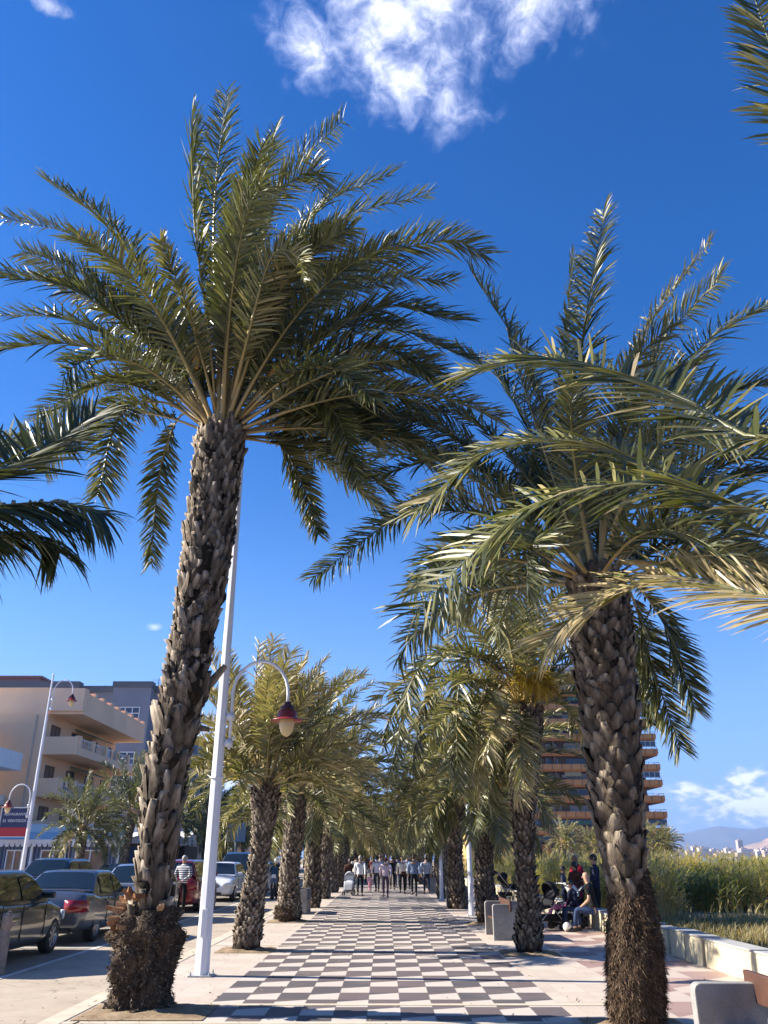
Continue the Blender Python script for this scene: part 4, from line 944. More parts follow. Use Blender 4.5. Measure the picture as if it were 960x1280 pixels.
for (x, z) in ((17.6, 5.2), (14.9, 8.4), (12.2, 5.4)): m = MB(); m.box(x, -.45, z, x + .9, -.03, z + .65); m.build('air_conditioner', WHT, tanb, bevel=.02)
for x in (19.9, 11.3): m = MB(); m.tube([(x, -.07, 0), (x, -.07, 11.6)], .06, 8); m.build('drain_pipe', CRE, tanb)
for z in (5.8, 8.75):
    m = MB(); m.prism([(20.63, z + 2.7), (22.3, z + 2.1), (22.3, z + 2.06), (20.63, z + 2.6)], 'y', 6.2, 11.5); m.build('awning', plain('awning_faded_green', (.16, .22, .15), .8), tanb)
m = MB(); m.tube([(21.2, .7, 12), (21.2, .7, 13.1)], .04, 6); m.lathe([(0.0, 0), (.25, .08), (.33, .2)], 14, c=(5.0, .5, 14.6)); m.build('satellite_dish', GREYT, tanb)
whb = empty('apartment_building', (-49, 47, 0)); tag(whb, 'white block with jutting balcony at the far left edge of the picture', 'building')
m = MB(); m.box(0, 0, 0, 20.8, 13.5, 10.8); m.build('wall', WHT, whb)
for z in (3.1, 7.4): m = MB(); m.box(20.8, 7.5, z, 23.0, 13.4, z + .2); m.box(20.8, 7.5, z + .2, 23.0, 7.65, z + 1.2); m.box(22.85, 7.65, z + .2, 23.0, 13.25, z + 1.2); m.box(20.8, 13.25, z + .2, 23.0, 13.4, z + 1.2); m.build('balcony', WHT, whb)
for y0 in (1, 4.5, 8.5): 
    for z in (3.4, 7.7): window(whb, y0, z, y0 + 1.8, z + 1.9, 20.8, SHUT, GLB, side='x')
gb = empty('apartment_building', (-76, 110, 0)); tag(gb, 'tall grey block with white window frames behind the tan building', 'building')
m = MB(); m.box(0, 1.8, 0, 46, 18, 22.6); m.build('wall', GREY, gb)
m = MB(); m.box(-.2, 1.4, 22.6, 46.2, 2.0, 23.4)
for (a, bq) in ((2, 12), (18, 34.6), (39.4, 44.5)):
    m.box(a - .15, -.2, 22.9, bq + .15, 1.4, 23.7)
m.build('roof_edge', GREYT, gb)
m = MB()
for (a, bq) in ((2, 12), (18, 34.6), (39.4, 44.5)): m.box(a, 0, 0, bq, 1.8, 22.9)
m.build('bay', GREY, gb)
for f in range(7):
    z = 1.2 + f * 2.9
    for x in (40.3,): window(gb, x, z, x + 3.0, z + (2.2 if f % 2 else 1.7), 0, FRM, GLB, nx=3, nz=2, fw=.12)
    for x in (3.5, 8.0, 20, 25, 30): window(gb, x, z + .2, x + 2, z + 1.6, 0, FRM, GLB, nx=2, fw=.1)
    for x in (14, 36.0): window(gb, x, z + .3, x + 1.8, z + 1.5, 1.8, FRM, BLIND, nx=2, fw=.1)
    for y0 in (4, 9, 14): window(gb, y0, z, y0 + 2.2, z + 1.7, 46, FRM, GLB, side='x', fw=.1)
m = MB(); m.box(10, 4, 22.6, 27.5, 12, 25.0); m.box(9.6, 3.6, 25.0, 27.9, 12.4, 25.25); m.build('pink_roof_house', plain('pink_render', (.38, .17, .15), .8), gb)
m = MB()
for (x, z0, z1) in ((15.5, 25.2, 31.5), (36.5, 22.6, 24.2), (44, 23.4, 25.2)):
    m.tube([(x, 5, z0), (x, 5, z1)], .05, 5); m.tube([(x - .8, 5, z1 - .3), (x + .8, 5, z1 - .3)], .03, 5); m.tube([(x - .5, 5, z1 - .7), (x + .5, 5, z1 - .7)], .03, 5)
m.build('roof_aerials', GREYT, gb)
simple_house('apartment_building', 'blue grey block partly hidden by the leaning palm trunk and street palms', (-46, 128, 0), 17.5, 18, 18.5, plain('blue_grey_render', (.23, .27, .33), .8), roofc=GREYT, nwin=6, floors=6)
for i, (y, h, c, lab) in enumerate([(86, 4.2, (.42, .36, .30), 'low cream shop building beyond the restaurant terrace'), (104, 4.4, (.50, .38, .27), 'low sand coloured building behind the street palms'), (150, 4.6, (.45, .40, .35), 'low grey white building behind the farthest street palms')]):
    simple_house('shop_building', lab, (-32, y, 0), 12, 14, h, plain('shop_render%s' % 'abc'[i], c, .8), nwin=3, floors=1)
# restaurant terrace with blue striped screens
def stripes_mat(name, c1, c2, n, axis=0):
    m, k, b, o = newmat(name); t = k.n('ShaderNodeTexCoord'); sep = k.n('ShaderNodeSeparateXYZ'); k.l(t.outputs['Object'], sep.inputs[0])
    f = k.m('FRACT', k.m('MULTIPLY', sep.outputs[axis], n)); k.l(k.mix(k.m('GREATER_THAN', f, .5), c1 + (1,), c2 + (1,)), b.inputs['Base Color']); b.inputs['Roughness'].default_value = .7; return m
STR = stripes_mat('blue_striped_screen', (.035, .055, .12), (.16, .19, .25), 5.0)
AWN = plain('awning_white', (.62, .60, .58), .8, .06); CURT = plain('warm_interior', (.30, .18, .10), .7, .35, 1.2); NAVY = plain('navy_paint', (.02, .03, .09), .5, .1); REDP = plain('sign_red', (.45, .02, .025), .5, .08)
rest = empty('restaurant_terrace', (-27, 48, 0)); tag(rest, 'restaurant terrace with blue striped screens under a scalloped white awning', 'restaurant')
m = MB(); m.box(0, .6, 0, 12.4, 5, 2.3); m.build('screen_wall', STR, rest)
m = MB(); m.prism([(0.1, 2.62), (5.2, 3.15), (5.2, 2.5), (0.1, 2.42)], 'x', -.2, 12.7)
for i in range(43): m.prism([(-.2 + i * .3, 2.42), (.1 + i * .3 - .02, 2.42), (.05 + i * .3 - .02, 2.27), (-.06 + i * .3, 2.24), (-.16 + i * .3, 2.28)], 'y', .08, .12)
m.build('awning', AWN, rest)
for (a, bq) in ((.6, 2.3), (6.1, 7.0), (8.0, 9.4), (9.9, 11.6)): window(rest, a, .5, bq, 2.1, .6, FRM, CURT, nx=2)
m = MB(); m.box(3.3, .5, 0, 5.3, .6, 2.25); o = m.build('door', NAVY, rest); m = MB(); m.box(3.6, .46, .9, 5.0, .49, 2.05); m.build('door_pane', CURT, o)
m = MB()
for x in (.1, 5.6, 7.5, 12.3): m.box(x, .3, 0, x + .12, .42, 2.45)
m.build('awning_posts', WHT, rest)
m = MB(); m.box(0, 5, 0, 12.4, 14, 3.6); m.build('rear_hall', WHT, rest)
rs2 = empty('cafe_terrace', (-24.2, 57, 0)); tag(rs2, 'second terrace with dark open front and long scalloped awning right of the restaurant', 'cafe')
m = MB(); m.box(0, 1, 0, 11.0, 5, 2.4); m.build('dark_front', plain('cafe_dark', (.05, .04, .035), .7), rs2)
m = MB(); m.prism([(0, 2.7), (4.2, 3.6), (4.2, 2.6), (0, 2.42)], 'x', -.2, 11.2); m.build('awning', AWN, rs2)
m = MB(); m.box(.2, .9, 0, 10.8, .98, .75); m.build('parapet', plain('cream_wall', (.55, .45, .34), .8), rs2)
m = MB(); m.box(7.2, .1, 3.3, 9.2, .3, 4.4); m.build('red_board', REDP, rs2)
def text_obj(s, size, loc, rot, mat, parent, name='lettering', ext=.01, align='CENTER'):
    cu = bpy.data.curves.new(name, 'FONT'); cu.body = s; cu.size = size; cu.extrude = ext; cu.align_x = align; cu.align_y = 'CENTER'
    o = bpy.data.objects.new(name, cu); COL.objects.link(o); dg = bpy.context.evaluated_depsgraph_get(); me = bpy.data.meshes.new_from_object(o.evaluated_get(dg)); bpy.data.objects.remove(o)
    me.materials.clear(); me.materials.append(mat); o = bpy.data.objects.new(name, me); COL.objects.link(o); o.location = loc; o.rotation_euler = rot; o.parent = parent; return o
sg = empty('restaurant_sign', (-21.15, 47.6, 2.72)); tag(sg, 'blue and red restaurant sign in white letters above the terrace awning', 'sign')
m = MB(); m.box(0, 0, 0, 1.62, .12, 1.55); m.build('board', NAVY, sg)
m = MB(); m.box(.04, -.02, .05, 1.58, -.002, .50); m.build('red_band', REDP, sg)
m = MB()
for a in ((0, -.03, 1.50, 1.62, .0, 1.55), (0, -.03, 0, 1.62, 0, .04), (0, -.03, .04, .04, 0, 1.50), (1.58, -.03, .04, 1.62, 0, 1.50)): m.box(*a)
m.build('white_border', FRM, sg)
text_obj('RESTAURANTE', .185, (.81, -.02, 1.18), (math.pi / 2, 0, 0), FRM, sg); text_obj('EL VEINTIDOS', .205, (.81, -.02, .84), (math.pi / 2, 0, 0), FRM, sg)
sg = empty('shop_sign', (-18.1, 56.6, 2.45)); tag(sg, 'small dark blue shop sign on the awning beside the street palm', 'sign')
m = MB(); m.box(-.9, 0, 0, .9, .1, .95); m.build('board', NAVY, sg); m = MB(); m.box(-.7, -.02, .18, .7, -.002, .30); m.box(-.6, -.02, .5, .6, -.002, .72); m.build('white_bars', FRM, sg)

# ------------------------------------------------------------ air
hzm = bpy.data.materials.new('haze_air'); hzm.use_nodes = True; hk = hzm.node_tree
for n in list(hk.nodes): hk.nodes.remove(n)
ho = hk.nodes.new('ShaderNodeOutputMaterial'); hv = hk.nodes.new('ShaderNodeVolumePrincipled'); hv.inputs['Color'].default_value = (.42, .62, 1.0, 1); hv.inputs['Density'].default_value = 0.000115; hv.inputs['Anisotropy'].default_value = 0.2
hk.links.new(hv.outputs[0], ho.inputs['Volume'])
m = MB(); m.box(-12600, -700, -2.5, 21000, 16800, 430); hzo = m.build('haze', hzm); tag(hzo, None, None, None, 'stuff')
# ------------------------------------------------------------ lamp posts
POSTM = plain('post_white_paint', (0.66, 0.67, 0.70), .48, .10, 1.2, spec=.4, bump=.05); REDL = plain('lamp_red_paint', (0.26, 0.022, 0.014), .4, .12, 6, coat=.15)
GLOBE = plain('lamp_cream_globe', (0.60, 0.46, 0.24), .35, .05); REDD = plain('lamp_dark_cap', (0.07, 0.010, 0.008), .45, .1)
def lamp_arm(root, zb, dirx, reach, base):
    m = MB(); o = .17
    z0 = zb; pts = [(dirx * o, 0, z0), (dirx * o, 0, z0 + .75)]
    for i in range(15):
        a = math.pi * i / 14; pts.append((dirx * (o + reach / 2 - math.cos(a) * reach / 2), 0, z0 + .95 + math.sin(a) * .58))
    pts.append((dirx * (o + reach), 0, z0 + .78)); m.tube(pts, .028, 8)
    for z in (z0 + .1, z0 + .55): m.tube([(dirx * .05, 0, z), (dirx * o, 0, z)], .035, 8); m.box(min(dirx * .10, dirx * .22), -.05, z - .06, max(dirx * .10, dirx * .22), .05, z + .06)
    m.build('arm', POSTM, root, smooth=True)
    l = empty('lantern', (dirx * (o + reach), 0, z0 + .78)); l.parent = root
    m = MB(); m.lathe([(.02, .04), (.06, .02), (.07, -.03), (.11, -.05), (.13, -.11), (.12, -.14)], 20); m.build('cap', REDD, l, smooth=True)
    m = MB(); m.lathe([(.12, -.13), (.165, -.14), (.17, -.235), (.19, -.25), (.275, -.285), (.285, -.30), (.27, -.305), (.15, -.27), (.11, -.2)], 26, cap=False); m.build('shade', REDL, l, smooth=True)
    m = MB(); m.lathe([(.125, -.27), (.135, -.33), (.13, -.40), (.105, -.48), (.06, -.54), (.02, -.565), (.0, -.568)], 20, cap=False); m.build('globe', GLOBE, l, smooth=True)
def lamp_post(loc, label, low, high=None, h=10.2, group='promenade street lamps', rb=.118):
    root = empty('street_lamp', loc); tag(root, label, 'street lamp', group)
    m = MB(); V = []
    m.tube([(0, 0, 0), (0, 0, .9), (0, 0, h * .5), (0, 0, h)], [rb, rb * .93, rb * .72, rb * .4], 8); m.lathe([(rb * .42, h), (rb * .45, h + .05), (.02, h + .12)], 10)
    m.lathe([(rb * 1.04, h * .32), (rb * 1.0, h * .32 + .03)], 8)
    m.build('post', POSTM, root)
    m = MB(); q = rb * 1.55; m.box(-q, -q, .0, q, q, .02); 
    for bx_ in (-1, 1):
        for by_ in (-1, 1): m.lathe([(.016, .02), (.016, .05), (.009, .05), (.009, .075)], 6, c=(bx_ * q * .8, by_ * q * .8, 0))
    m.build('base_plate', plain('galvanised_plate', (.36, .36, .36), .55, .25, 6), root)
    m = MB(); m.box(-rb * .45, -rb * 1.03, .55, rb * .45, -rb * .8, .95); m.build('hatch', POSTM, root, bevel=.02)
    if low: lamp_arm(root, 3.42, low, .98, .1)
    if high: lamp_arm(root, h - 1.75, high, .95, .06)
    return root
lamp_post((-2.85, 14.45, 0), 'tall white lamp post with red lantern on curved arm beside the big leaning palm', 1, None, 9.2)
lamp_post((-16.8, 41.0, 0), 'white lamp post with two lanterns across the road in front of the restaurant', -1, 1)
lamp_post((-2.85, 44.3, 0), 'white lamp post behind the left row of benches where the walkers are', 1, None, 9.2)
lamp_post((2.78, 28.6, 0), 'thin white lamp post in the right row with lantern towards the beach', 1, None, 5.2, rb=.085)
lamp_post((2.5, 38.8, 0), 'second thin white lamp post in the right row, near the walking men', 1, None, 5.2, rb=.085)
sp = empty('street_lantern', (-15.6, 43.5, 0)); tag(sp, 'slim black pole with a square white lantern before the restaurant', 'street lamp')
m = MB(); m.tube([(0, 0, 0), (0, 0, 3.35)], .05, 8); m.build('pole', RAIL, sp); m = MB(); m.box(-.32, -.2, 3.35, .12, .2, 3.95); m.build('lantern', WHT, sp, bevel=.02)
sp = empty('road_sign', (-10.2, 60, 0)); tag(sp, 'grey blue rectangular traffic panel on a pole behind the parked cars', 'traffic sign')
m = MB(); m.tube([(0, 0, 0), (0, 0, 3.9)], .06, 8); m.build('pole', plain('galvanised', (.4, .41, .42), .5), sp); m = MB(); m.box(-.65, -.06, 2.7, .65, -.04, 3.9); m.build('panel', plain('sign_back', (.25, .33, .42), .5), sp, bevel=.03)
# bollard
bo = empty('bollard', (-6.15, 14.75, 0)); tag(bo, 'weathered grey wooden bollard beside the dark parked car', 'bollard')
m = MB(); m.lathe([(.085, -.02), (.085, .58), (.07, .60), (.07, .63), (.085, .65), (.085, .83), (.06, .87), (0, .875)], 14, cap=False); m.build('post', plain('weathered_wood', (.24, .19, .16), .85, .3, 8, bump=.4), bo, smooth=True)
# ------------------------------------------------------------ benches
CONC = plain('bench_concrete', (0.30, 0.29, 0.275), .85, .14, 5, bump=.25, bscale=120); BW = plain('bench_wood', (0.075, 0.032, 0.020), .55, .25, 4)
def granular():
    m, k, b, o = newmat('terrazzo_concrete'); t = k.n('ShaderNodeTexCoord'); n = k.noise(t.outputs['Object'], 130, 3, .7); n2 = k.noise(t.outputs['Object'], 3, 5, .6)
    k.l(k.ramp(k.m('ADD', k.m('MULTIPLY', n, .7), k.m('MULTIPLY', n2, .3)), [(.36, (.12, .115, .11)), (.52, (.25, .24, .225)), (.66, (.40, .385, .36))]), b.inputs['Base Color']); b.inputs['Roughness'].default_value = .85
    bp = k.n('ShaderNodeBump'); bp.inputs['Strength'].default_value = .3; bp.inputs['Distance'].default_value = .004; k.l(n, bp.inputs['Height']); k.l(bp.outputs[0], b.inputs['Normal']); return m
TERR = granular()
def bench(loc, label, wdt=.80, rz=0):
    root = empty('bench', loc, rz); tag(root, label, 'bench', 'concrete and wood benches')
    for y in (-.82, .70):
        m = MB(); w = wdt / 2; r_ = .06; h = .73; poly = [(-w, 0), (w, 0)]
        for cx, cz, a0 in ((w - r_, h - r_, 0), (-w + r_, h - r_, 90)):
            for i in range(5): a = R(a0 + i * 22.5); poly.append((cx + r_ * math.cos(a), cz + r_ * math.sin(a)))
        m.prism(poly, 'y', y, y + .12); m.build('side_panel', TERR, root, bevel=.008)
    for (a, bq) in ((-.34, -.20), (-.185, -.05), (.05, .185), (.20, .34)): m = MB(); m.box(a, -.698, .38, bq, .698, .42); m.build('seat_board', BW, root, bevel=.008)
    m = MB(); m.box(-.025, -.90, .58, .025, .90, .81); m.build('back_board', BW, root, bevel=.008)
    return root
bench((3.13, 7.1, 0), 'concrete and wood bench cropped by the lower right corner', 1.06)
bench((2.85, 21.1, 0), 'concrete sided bench to the left of the second palm in the right row')
bench((2.78, 33.6, 0), 'small distant concrete bench by the right row near the walking men')
bench((-2.92, 30.1, 0), 'concrete bench beyond the third palm in the left row')
bench((-2.92, 41.6, 0), 'distant concrete bench left of the pushchair on the walk')
bench((2.78, 47.5, 0), 'farthest concrete bench in the right row')
# ------------------------------------------------------------ low beach wall
WALLM = plain('wall_cream_concrete', (0.50, 0.44, 0.30), .9, .16, 1.6, bump=.3, bscale=50); WTOP = plain('wall_grey_top', (.36, .35, .33), .9, .12, 3)
wall = empty('low_wall', (5.62, 0, 0)); tag(wall, 'low wall of cream concrete blocks between the pink walk and the dunes', 'wall')
y = 4.0; r = random.Random(4); seq = [2.6, 2.6, 3.9, 3.9, .72, .62, .62, .66, .7, .85, 2.2, .7, .7, 2.4] ; k = 0; tot = 0
ys = [4.0, 7.9, 11.6, 15.65]
blocks = [(3.9, 7.75), (7.85, 11.45), (11.55, 15.6), (15.68, 16.5), (16.62, 17.4), (17.6, 18.4), (18.62, 19.5), (19.7, 20.9), (21.1, 22.7), (22.8, 24.6), (24.7, 26.6)]
yy = 26.7
while yy < 62: l = r.choice([.8, 2.0, 2.2, 3.6]); blocks.append((yy, yy + l)); yy += l + .12
for a, bq in blocks:
    m = MB(); o = r.uniform(-.03, .03); h = .42 + r.uniform(-.02, .02); x0 = -.18 + o
    m.prism([(x0, -.02), (x0 + .36, -.02), (x0 + .34, h), (x0 + .02, h)], 'y', a, bq); blk = m.build('block', WALLM, wall, bevel=.012)
    m = MB(); m.box(x0 + .0, a - .01, h + .002, x0 + .36, bq + .01, h + .03); m.build('capping', WTOP, blk, bevel=.006)
# ------------------------------------------------------------ dune grass and reeds
GR = leaf_mat('dune_grass_blade', [(0.0, (.045, .065, .012)), (.4, (.14, .13, .03)), (.75, (.30, .22, .08)), (1.0, (.42, .33, .17))], trans=.3, rough=.6)
def blades(name, n, xr, yr, hr, wid, seed, mat, label, dens=None, bend=.35, segs=3, toned=(.0, 1.0), cat='grass'):
    rs = np.random.RandomState(seed); x = rs.uniform(xr[0], xr[1], n); y = rs.uniform(yr[0], yr[1], n)
    if dens is not None:
        keep = dens(x, y, rs); x, y = x[keep], y[keep]; n = len(x)
    cl = np.array([noise.noise(Vector((a * .55, b * .4, seed))) for a, b in zip(x, y)])
    h = rs.uniform(hr[0], hr[1], n) * (1 + .55 * cl); az = rs.uniform(0, 2 * np.pi, n); d = np.stack([np.cos(az), np.sin(az), 0 * az], 1); d[:, 0] += .25
    s = np.stack([-np.sin(az), np.cos(az), 0 * az], 1); w = wid * rs.uniform(.6, 1.4, n); b = bend * rs.uniform(.2, 1.6, n)
    P = np.stack([x, y, 0 * x - .02], 1); up = np.array([0, 0, 1.0])
    def pt(t): return P + up * (h * t)[:, None] + d * (h * b * t * t)[:, None]
    m1, m2, tp = pt(.4), pt(.75), pt(1.0)
    V = np.stack([P - s * w[:, None] * .5, P + s * w[:, None] * .5, m1 - s * w[:, None] * .5, m1 + s * w[:, None] * .5, m2 - s * w[:, None] * .35, m2 + s * w[:, None] * .35, tp], 1).reshape(-1, 3)
    i0 = np.arange(n) * 7; Q = np.concatenate([np.stack([i0, i0 + 1, i0 + 3, i0 + 2], 1), np.stack([i0 + 2, i0 + 3, i0 + 5, i0 + 4], 1)]); T = np.stack([i0 + 4, i0 + 5, i0 + 6], 1)
    v = np.clip(toned[0] + (toned[1] - toned[0]) * (.5 + cl * .9 + rs.normal(0, .18, n)), 0, 1)
    o = np_mesh(name, V, Q, T, np.zeros(len(Q)), np.zeros(len(T)), np.repeat(v, 7), [mat]); tag(o, label, cat, None, 'stuff'); return o
blades('dune_grass', 70000, (6.0, 19), (9, 33), (.05, .26), .016, 7, GR, 'dry olive and brown ground cover behind the low wall', dens=lambda x, y, rs: (np.array([noise.noise(Vector((a * .5, b * .35, 2))) for a, b in zip(x, y)]) > -.32) & (y < 26 + (x - 6) * .2), bend=.8, toned=(.1, 1.05))
blades('far_dune_grass', 30000, (6.0, 70), (27, 90), (.1, .4), .05, 17, GR, 'dry scrub on the dune behind the reeds', bend=.6, toned=(.15, .9))
sheet('sand_path', [(11.5, 25.9), (60, 33.5), (60, 35.0), (11.5, 26.9)], plain('pale_sand', (.55, .46, .36), .9), .02)
def reeds(name, n, seed, xr, yr, label, h0=(.85, 1.55)):
    """each reed: a thin cane, arching strap leaves, some with a plume"""
    rs = np.random.RandomState(seed); x = rs.uniform(*xr, n); y = rs.uniform(*yr, n)
    edge = 25.5 + (x - 6) * .42 + 1.3 * np.sin(x * .7) ; keep = (y > edge) & (np.array([noise.noise(Vector((a * .45, b * .45, 21))) for a, b in zip(x, y)]) > -.22 + .5 * np.clip((edge + 2.5 - y) / 2.5, 0, 1) * rs.rand(n)); x, y = x[keep], y[keep]; n = len(x)
    cl = np.array([noise.noise(Vector((a * .3, b * .3, 5))) + .5 * noise.noise(Vector((a * .9, b * .9, 9))) for a, b in zip(x, y)])
    h = rs.uniform(*h0, n) * (1 + .6 * cl); lean = rs.normal(0, .10, (n, 2)) + np.array([.06, 0])
    V = []; Q = []; T = []; var = []; nb = 0
    base = np.stack([x, y, 0 * x - .02], 1); top = base + np.stack([lean[:, 0] * h, lean[:, 1] * h, h], 1)
    w = np.array([.010, 0, 0]); cane = np.stack([base - w, base + w, top - w * .4, top + w * .4], 1).reshape(-1, 3); i0 = np.arange(n) * 4
    V.append(cane); Q.append(np.stack([i0, i0 + 1, i0 + 3, i0 + 2], 1)); var.append(np.repeat(np.clip(.55 + cl, 0, 1), 4)); nb = n * 4
    for k in range(13):
        t = rs.uniform(.15, 1.0, n); p = base + (top - base) * t[:, None]; az = rs.uniform(0, 2 * np.pi, n); d = np.stack([np.cos(az) + .25, np.sin(az), 0 * az], 1); s = np.stack([-np.sin(az), np.cos(az), 0 * az], 1)
        l = rs.uniform(.3, .65, n); w = rs.uniform(.02, .036, n); up = rs.uniform(.25, .95, n)[:, None] * np.array([0, 0, 1.0])
        a = p - s * w[:, None] * .4; b = p + s * w[:, None] * .4; m = p + (d * .5 + up * .55) * l[:, None]; tp = p + (d * 1.0 + up * .75) * l[:, None] - np.array([0, 0, 1.0]) * (l * .22)[:, None]
        V.append(np.stack([a, b, m - s * w[:, None] * .5, m + s * w[:, None] * .5, tp], 1).reshape(-1, 3)); j = nb + np.arange(n) * 5
        Q.append(np.stack([j, j + 1, j + 3, j + 2], 1)); T.append(np.stack([j + 2, j + 3, j + 4], 1)); nb += n * 5
        dry = np.where(t < .45, .38, 0)
        var.append(np.repeat(np.clip(.36 + cl * 1.0 + rs.normal(0, .15, n) + dry, 0, 1), 5))
    pl = np.where(rs.rand(n) < .06)[0]
    for q in range(7):
        p = top[pl]; d = rs.normal(0, .35, (len(pl), 3)); d[:, 2] = rs.uniform(.5, 1.2, len(pl)); d[:, 0] += .3; s = np.array([.012, 0.004, 0])
        V.append(np.stack([p - s, p + s, p + d * .32], 1).reshape(-1, 3)); j = nb + np.arange(len(pl)) * 3; T.append(np.stack([j, j + 1, j + 2], 1)); nb += len(pl) * 3; var.append(np.full(len(pl) * 3, .95))
    V = np.concatenate(V); Q = np.concatenate(Q); T = np.concatenate(T)
    o = np_mesh(name, V, Q, T, np.zeros(len(Q)), np.zeros(len(T)), np.concatenate(var), [REED]); tag(o, label, 'reeds', None, 'stuff'); return o
REED = leaf_mat('reed_leaf', [(0.0, (.07, .10, .03)), (.3, (.22, .24, .055)), (.55, (.40, .35, .10)), (.8, (.50, .38, .17)), (1.0, (.55, .42, .25))], trans=.45, rough=.5)
reeds('reeds', 12500, 3, (5.9, 30), (24, 42), 'dense green and straw coloured reed bed behind the dune grass')
reeds('far_reeds', 9000, 4, (5.9, 66), (42, 78), 'far reed bed in front of the sea and the tower', h0=(1.1, 1.7))
# ------------------------------------------------------------ cars
TYRE = plain('tyre_rubber', (.02, .02, .02), .8, .2); RIM = plain('alloy_rim', (.42, .42, .44), .3, .05, metal=.9); CGL = plain('car_glass', (.012, .018, .018), .04, .1, spec=.9)
TAILM = plain('tail_light_red', (.25, .008, .01), .15, .1, coat=.6); HEADM = plain('head_light_clear', (.62, .64, .66), .08, .05, coat=1.0); PLATE = plain('number_plate_white', (.7, .7, .68), .4, .03); BLK = plain('black_plastic', (.015, .015, .017), .55, .2); UNDER = plain('wheel_well_dark', (.006, .006, .006), .9, .1)
def paint(name, c, metal=.35): return plain(name, c, .32, .03, .8, metal=metal, coat=1.0)
def interp(tab, x, k): return float(np.interp(x, [t[0] for t in tab], [t[k] for t in tab]))
def make_car(loc, rz, label, pm, kind='sedan', L=4.4, Wd=1.76, H=1.43, scale=1.0):
    root = empty('parked_car', loc, rz); tag(root, label, 'car', 'cars parked along the road')
    h = L / 2; wb = L * .59; xf, xr = h - L * .19, h - L * .19 - wb; hw = Wd / 2; rw = .31
    hood = {'sedan': .90, 'hatch': .95, 'suv': 1.05, 'van': 1.08}[kind]; belt = {'sedan': .93, 'hatch': .98, 'suv': 1.08, 'van': 1.12}[kind]; deck = {'sedan': 1.0, 'hatch': 1.02, 'suv': 1.12, 'van': 1.16}[kind]
    # stations: x, half width, z bottom, z top
    st = [(-h, hw * .80, .36, deck * .72), (-h + .06, hw * .90, .26, deck * .88), (-h + .25, hw * .97, .22, deck), (-h + .7, hw, .2, deck), (-h * .5, hw, .18, belt), (0, hw, .18, belt - .02), (h * .35, hw, .18, belt - .02), (h - 1.0, hw * .99, .2, hood), (h - .45, hw * .95, .22, hood * .9), (h - .12, hw * .86, .26, hood * .74), (h, hw * .74, .34, hood * .58)]
    xs = sorted(set([s_[0] for s_ in st] + list(np.linspace(-h + .1, h - .1, 26)))); m = MB(); V = []; n = 15
    for x in xs:
        w, zb, zt = interp(st, x, 1), interp(st, x, 2), interp(st, x, 3)
        half = [(0, zb), (w * .86, zb), (w * .95, zb + .06), (w * .985, zb + .2), (w, zb + (zt - zb) * .5), (w * .985, zb + (zt - zb) * .78), (w * .95, zt - .05), (w * .86, zt - .005), (0, zt + .035)]
        ring = half + [(-a, c) for a, c in half[-2:0:-1]]
        V += [(x, a, c) for a, c in ring]
    k = len(ring); fs = [(i * k + j, i * k + (j + 1) % k, (i + 1) * k + (j + 1) % k, (i + 1) * k + j) for i in range(len(xs) - 1) for j in range(k)]
    fs += [tuple(range(k)), tuple((len(xs) - 1) * k + j for j in range(k))[::-1]]
    m.add(V, fs); body = m.build('body', [pm, UNDER], root, smooth=True)
    cut = MB()
    for x in (xf, xr):
        for s_ in (-1, 1): cut.tube([(x, s_ * (hw - .26), rw), (x, s_ * (hw + .2), rw)], rw * 1.13, 24, 0)
    co = cut.build('cutter', UNDER)
    ss = body.modifiers.new('s', 'SUBSURF'); ss.levels = 1; ss.render_levels = 1
    bo = body.modifiers.new('b', 'BOOLEAN'); bo.operation = 'DIFFERENCE'; bo.object = co; bo.solver = 'EXACT'
    dg = bpy.context.evaluated_depsgraph_get(); me = bpy.data.meshes.new_from_object(body.evaluated_get(dg)); body.modifiers.clear(); old = body.data; body.data = me; bpy.data.objects.remove(co)
    for p in me.polygons:
        p.use_smooth = True
    try: me.set_sharp_from_angle(angle=R(38))
    except Exception: pass
    # greenhouse hull: side profile (x, z, half width)
    cab = {'sedan': [(-h + .75, deck), (-h + 1.35, H - .02), (-h + 1.9, H), (h * .10, H - .01), (h - 1.35, belt - .02)],
           'hatch': [(-h + .28, deck), (-h + .62, H - .06), (-h + 1.0, H), (h * .12, H), (h - 1.15, belt - .02)],
           'suv': [(-h + .2, deck), (-h + .42, H - .06), (-h + .8, H), (h * .15, H), (h - 1.25, belt - .02)],
           'van': [(-h + .1, deck), (-h + .2, H - .06), (-h + .6, H), (h * .3, H), (h - .95, belt - .02)]}[kind]
    def hwz(z): t = (z - belt) / (H - belt); return hw * (.93 - .22 * max(0, t) ** 1.1)
    bz = belt - .06
    top = [cab[0]]
    for i in range(len(cab) - 1):
        A, B_ = np.array(cab[i]), np.array(cab[i + 1]); top += [tuple(A + (B_ - A) * .12), tuple(A + (B_ - A) * .88)] if 0 < i < len(cab) - 2 else ([tuple(A + (B_ - A) * .86)] if i == 0 else [tuple(A + (B_ - A) * .13)])
    top.append(cab[-1])
    m = MB(); V = []; xsr = np.concatenate([np.linspace(a[0], b_[0], 6, endpoint=False) for a, b_ in zip(top[:-1], top[1:])] + [[top[-1][0]]])
    rows = []
    for x in xsr:
        z = interp(top, x, 1); w = hwz(z)
        rows.append([(x, hwz(bz), bz), (x, hwz((bz + z) / 2), (bz + z) / 2), (x, w, z - .05), (x, w * .975, z - .015), (x, w * .88, z + .012), (x, w * .45, z + .028), (x, -w * .45, z + .028), (x, -w * .88, z + .012), (x, -w * .975, z - .015), (x, -w, z - .05), (x, -hwz((bz + z) / 2), (bz + z) / 2), (x, -hwz(bz), bz)])
    V = [p for r_ in rows for p in r_]; k = 12
